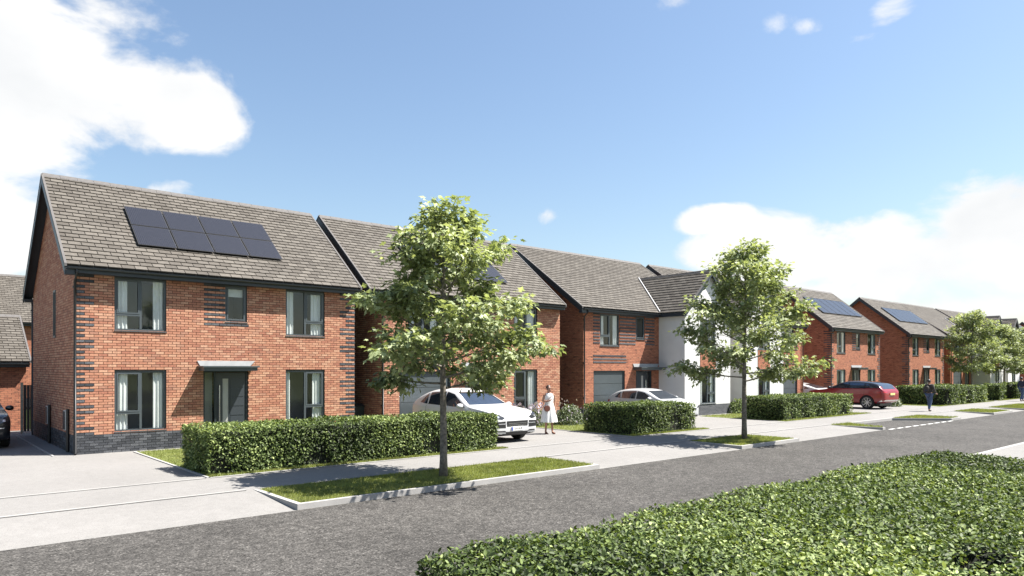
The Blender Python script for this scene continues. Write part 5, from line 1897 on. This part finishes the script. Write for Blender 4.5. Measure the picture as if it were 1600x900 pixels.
def dress(parent, k):
    b = MB(); n = 48; rings = []
    prof = [(.42, .30, .25), (.55, .285, .235), (.70, .26, .21), (.86, .215, .17), (.98, .185, .15), (1.10, .158, .128), (1.22, .168, .13), (1.33, .175, .125), (1.40, .15, .10), (1.435, .10, .075)]
    for z, rx, ry in prof:
        pl = .022 * max(0, (1.1 - z) / .5)
        rings.append([(math.cos(t) * (rx + pl * math.sin(t * 11)), math.sin(t) * (ry + pl * math.sin(t * 11)), z * k) for t in [2 * math.pi * i / n for i in range(n)]])
    vs = [p for r in rings for p in r]
    fs = [(i * n + j, i * n + (j + 1) % n, (i + 1) * n + (j + 1) % n, (i + 1) * n + j) for i in range(len(rings) - 1) for j in range(n)]
    b.add(vs, fs); b.build('dress', MAT['dress'], parent, smooth=True)


def shoes(parent, J, mat):
    for s in 'lr':
        a, c, d = Vector(J['ankle_' + s][0]), Vector(J['ball_' + s][0]), Vector(J['toe_' + s][0])
        skinned('shoe', [tuple(a + Vector((0, .02, -.045))), tuple(c + Vector((0, 0, .006))), tuple(d + Vector((0, -.01, .004)))], [(0, 1), (1, 2)], [(.042, .036), (.046, .036), (.04, .028)], mat, parent, 0, 1)


# the woman in the white dress
W_AT = (17.76, 18.45, 0)
J = joints(1.76, arm_r=[(.17, 0, 1.385), (.235, .03, 1.15), (.12, -.19, 1.16), (.05, -.22, 1.20)], slim=.88,
           leg_l=[(.085, 0, .90), (.10, -.03, .50), (.115, -.04, .085), (.125, -.12, .035), (.135, -.20, .028)], leg_r=[(.085, 0, .90), (.09, .01, .50), (.10, .06, .085), (.11, -.02, .035), (.12, -.1, .028)])
t = tag(empty('person', W_AT, math.radians(-18)), 'person in a white sleeveless dress and sunglasses standing on the drive', 'person')
pt, ed, rd = body_graph(J)
skinned('body', pt, ed, rd, MAT['skin'], t)
dress(t, 1.76 / 1.72)
face(t, 1.76 / 1.72, MAT['brownhair'], True)
shoes(t, J, MAT['leather'])
bg = tag(empty('handbag', (W_AT[0], W_AT[1], 0), math.radians(-18)), 'round brown leather handbag hanging at the hip of the white dress', 'handbag')
b = MB(); b.lathe([(.001, -.035), (.10, -.035), (.115, -.02), (.115, .02), (.10, .035), (.001, .035)], 22, 'y', c=(-.17, -.20, .93)); b.build('pouch', MAT['leather'], bg, smooth=False)
b = MB(); b.tube([(-.25, -.19, 1.0), (-.20, -.17, 1.15), (-.06, -.165, 1.30), (.10, -.12, 1.42), (.13, 0, 1.47), (.10, .10, 1.40), (-.1, .15, 1.2), (-.26, .02, 1.02), (-.26, -.14, .98)], .007, 6); b.build('strap', MAT['leather'], bg, smooth=True)


def walker(label, at, rz, h, jacket, trousers, hair, stride=.16, group=None):
    t = tag(empty('person', at, rz), label, 'person', group)
    J = joints(h, arm_l=[(.19, 0, 1.39), (.24, .08, 1.13), (.25, -.04, .92), (.25, -.08, .85)], arm_r=[(.19, 0, 1.39), (.24, -.03, 1.12), (.23, -.2, .97), (.22, -.27, .95)], slim=1.05,
               leg_l=[(.09, 0, .90), (.10, -stride * .75, .51), (.10, -stride * .9, .09), (.105, -stride * .9 - .08, .035), (.11, -stride * .9 - .17, .028)],
               leg_r=[(.09, 0, .90), (.09, stride * .2, .50), (.09, stride * 1.1, .11), (.095, stride * 1.1 - .07, .04), (.10, stride * 1.1 - .15, .028)])
    pt, ed, rd = body_graph(J)
    skinned('body', pt, ed, rd, MAT['skin'], t)
    nm = ['pelvis', 'waist', 'chest', 'neck', 'shoulder_l', 'elbow_l', 'wrist_l', 'shoulder_r', 'elbow_r', 'wrist_r']
    g = lambda rr, r: tuple(x + r for x in rr) if isinstance(rr, tuple) else rr + r
    skinned('jacket', [J[n][0] if n != 'neck' else tuple(Vector(J['chest'][0]).lerp(Vector(J['neck'][0]), .75)) for n in nm], [(0, 1), (1, 2), (2, 3), (2, 4), (4, 5), (5, 6), (2, 7), (7, 8), (8, 9)],
            [g(J[n][1], .032) for n in nm], jacket, t)
    nm = ['pelvis', 'hip_l', 'knee_l', 'ankle_l', 'hip_r', 'knee_r', 'ankle_r']
    skinned('trousers', [J[n][0] for n in nm], [(0, 1), (1, 2), (2, 3), (0, 4), (4, 5), (5, 6)], [g(J[n][1], .024) for n in nm], trousers, t)
    face(t, h / 1.72, hair, False, False)
    shoes(t, J, MAT['shoe'])
    return t


PA = (43.0, 14.5, 0)
walker('person in a dark jacket and jeans walking away along the footpath', PA, math.radians(75), 1.76, MAT['jacket'], MAT['jeans'], MAT['blackhair'])
bp = tag(empty('backpack', PA, math.radians(75)), 'dark backpack worn by the walker on the footpath', 'backpack')
skinned('pack', [(0, .20, 1.08), (0, .22, 1.25), (0, .20, 1.42)], [(0, 1), (1, 2)], [(.13, .09), (.145, .11), (.11, .08)], MAT['jacket'], bp)
skinned('pocket', [(0, .31, 1.10), (0, .32, 1.22)], [(0, 1)], [(.09, .035), (.09, .035)], MAT['navycloth'], bp, sub=1)
for s in (-1, 1):
    b = MB(); b.tube([(s * .1, .12, 1.46), (s * .12, 0, 1.49), (s * .125, -.13, 1.38), (s * .13, -.13, 1.2), (s * .14, .05, 1.08), (s * .1, .17, 1.05)], .018, 6); b.build('strap', MAT['navycloth'], bp, smooth=True)
walker('person in navy clothes on the far footpath past all the hedges', (61.3, 14.6, 0), math.radians(60), 1.75, MAT['navycloth'], MAT['jeans'], MAT['blackhair'], .2)
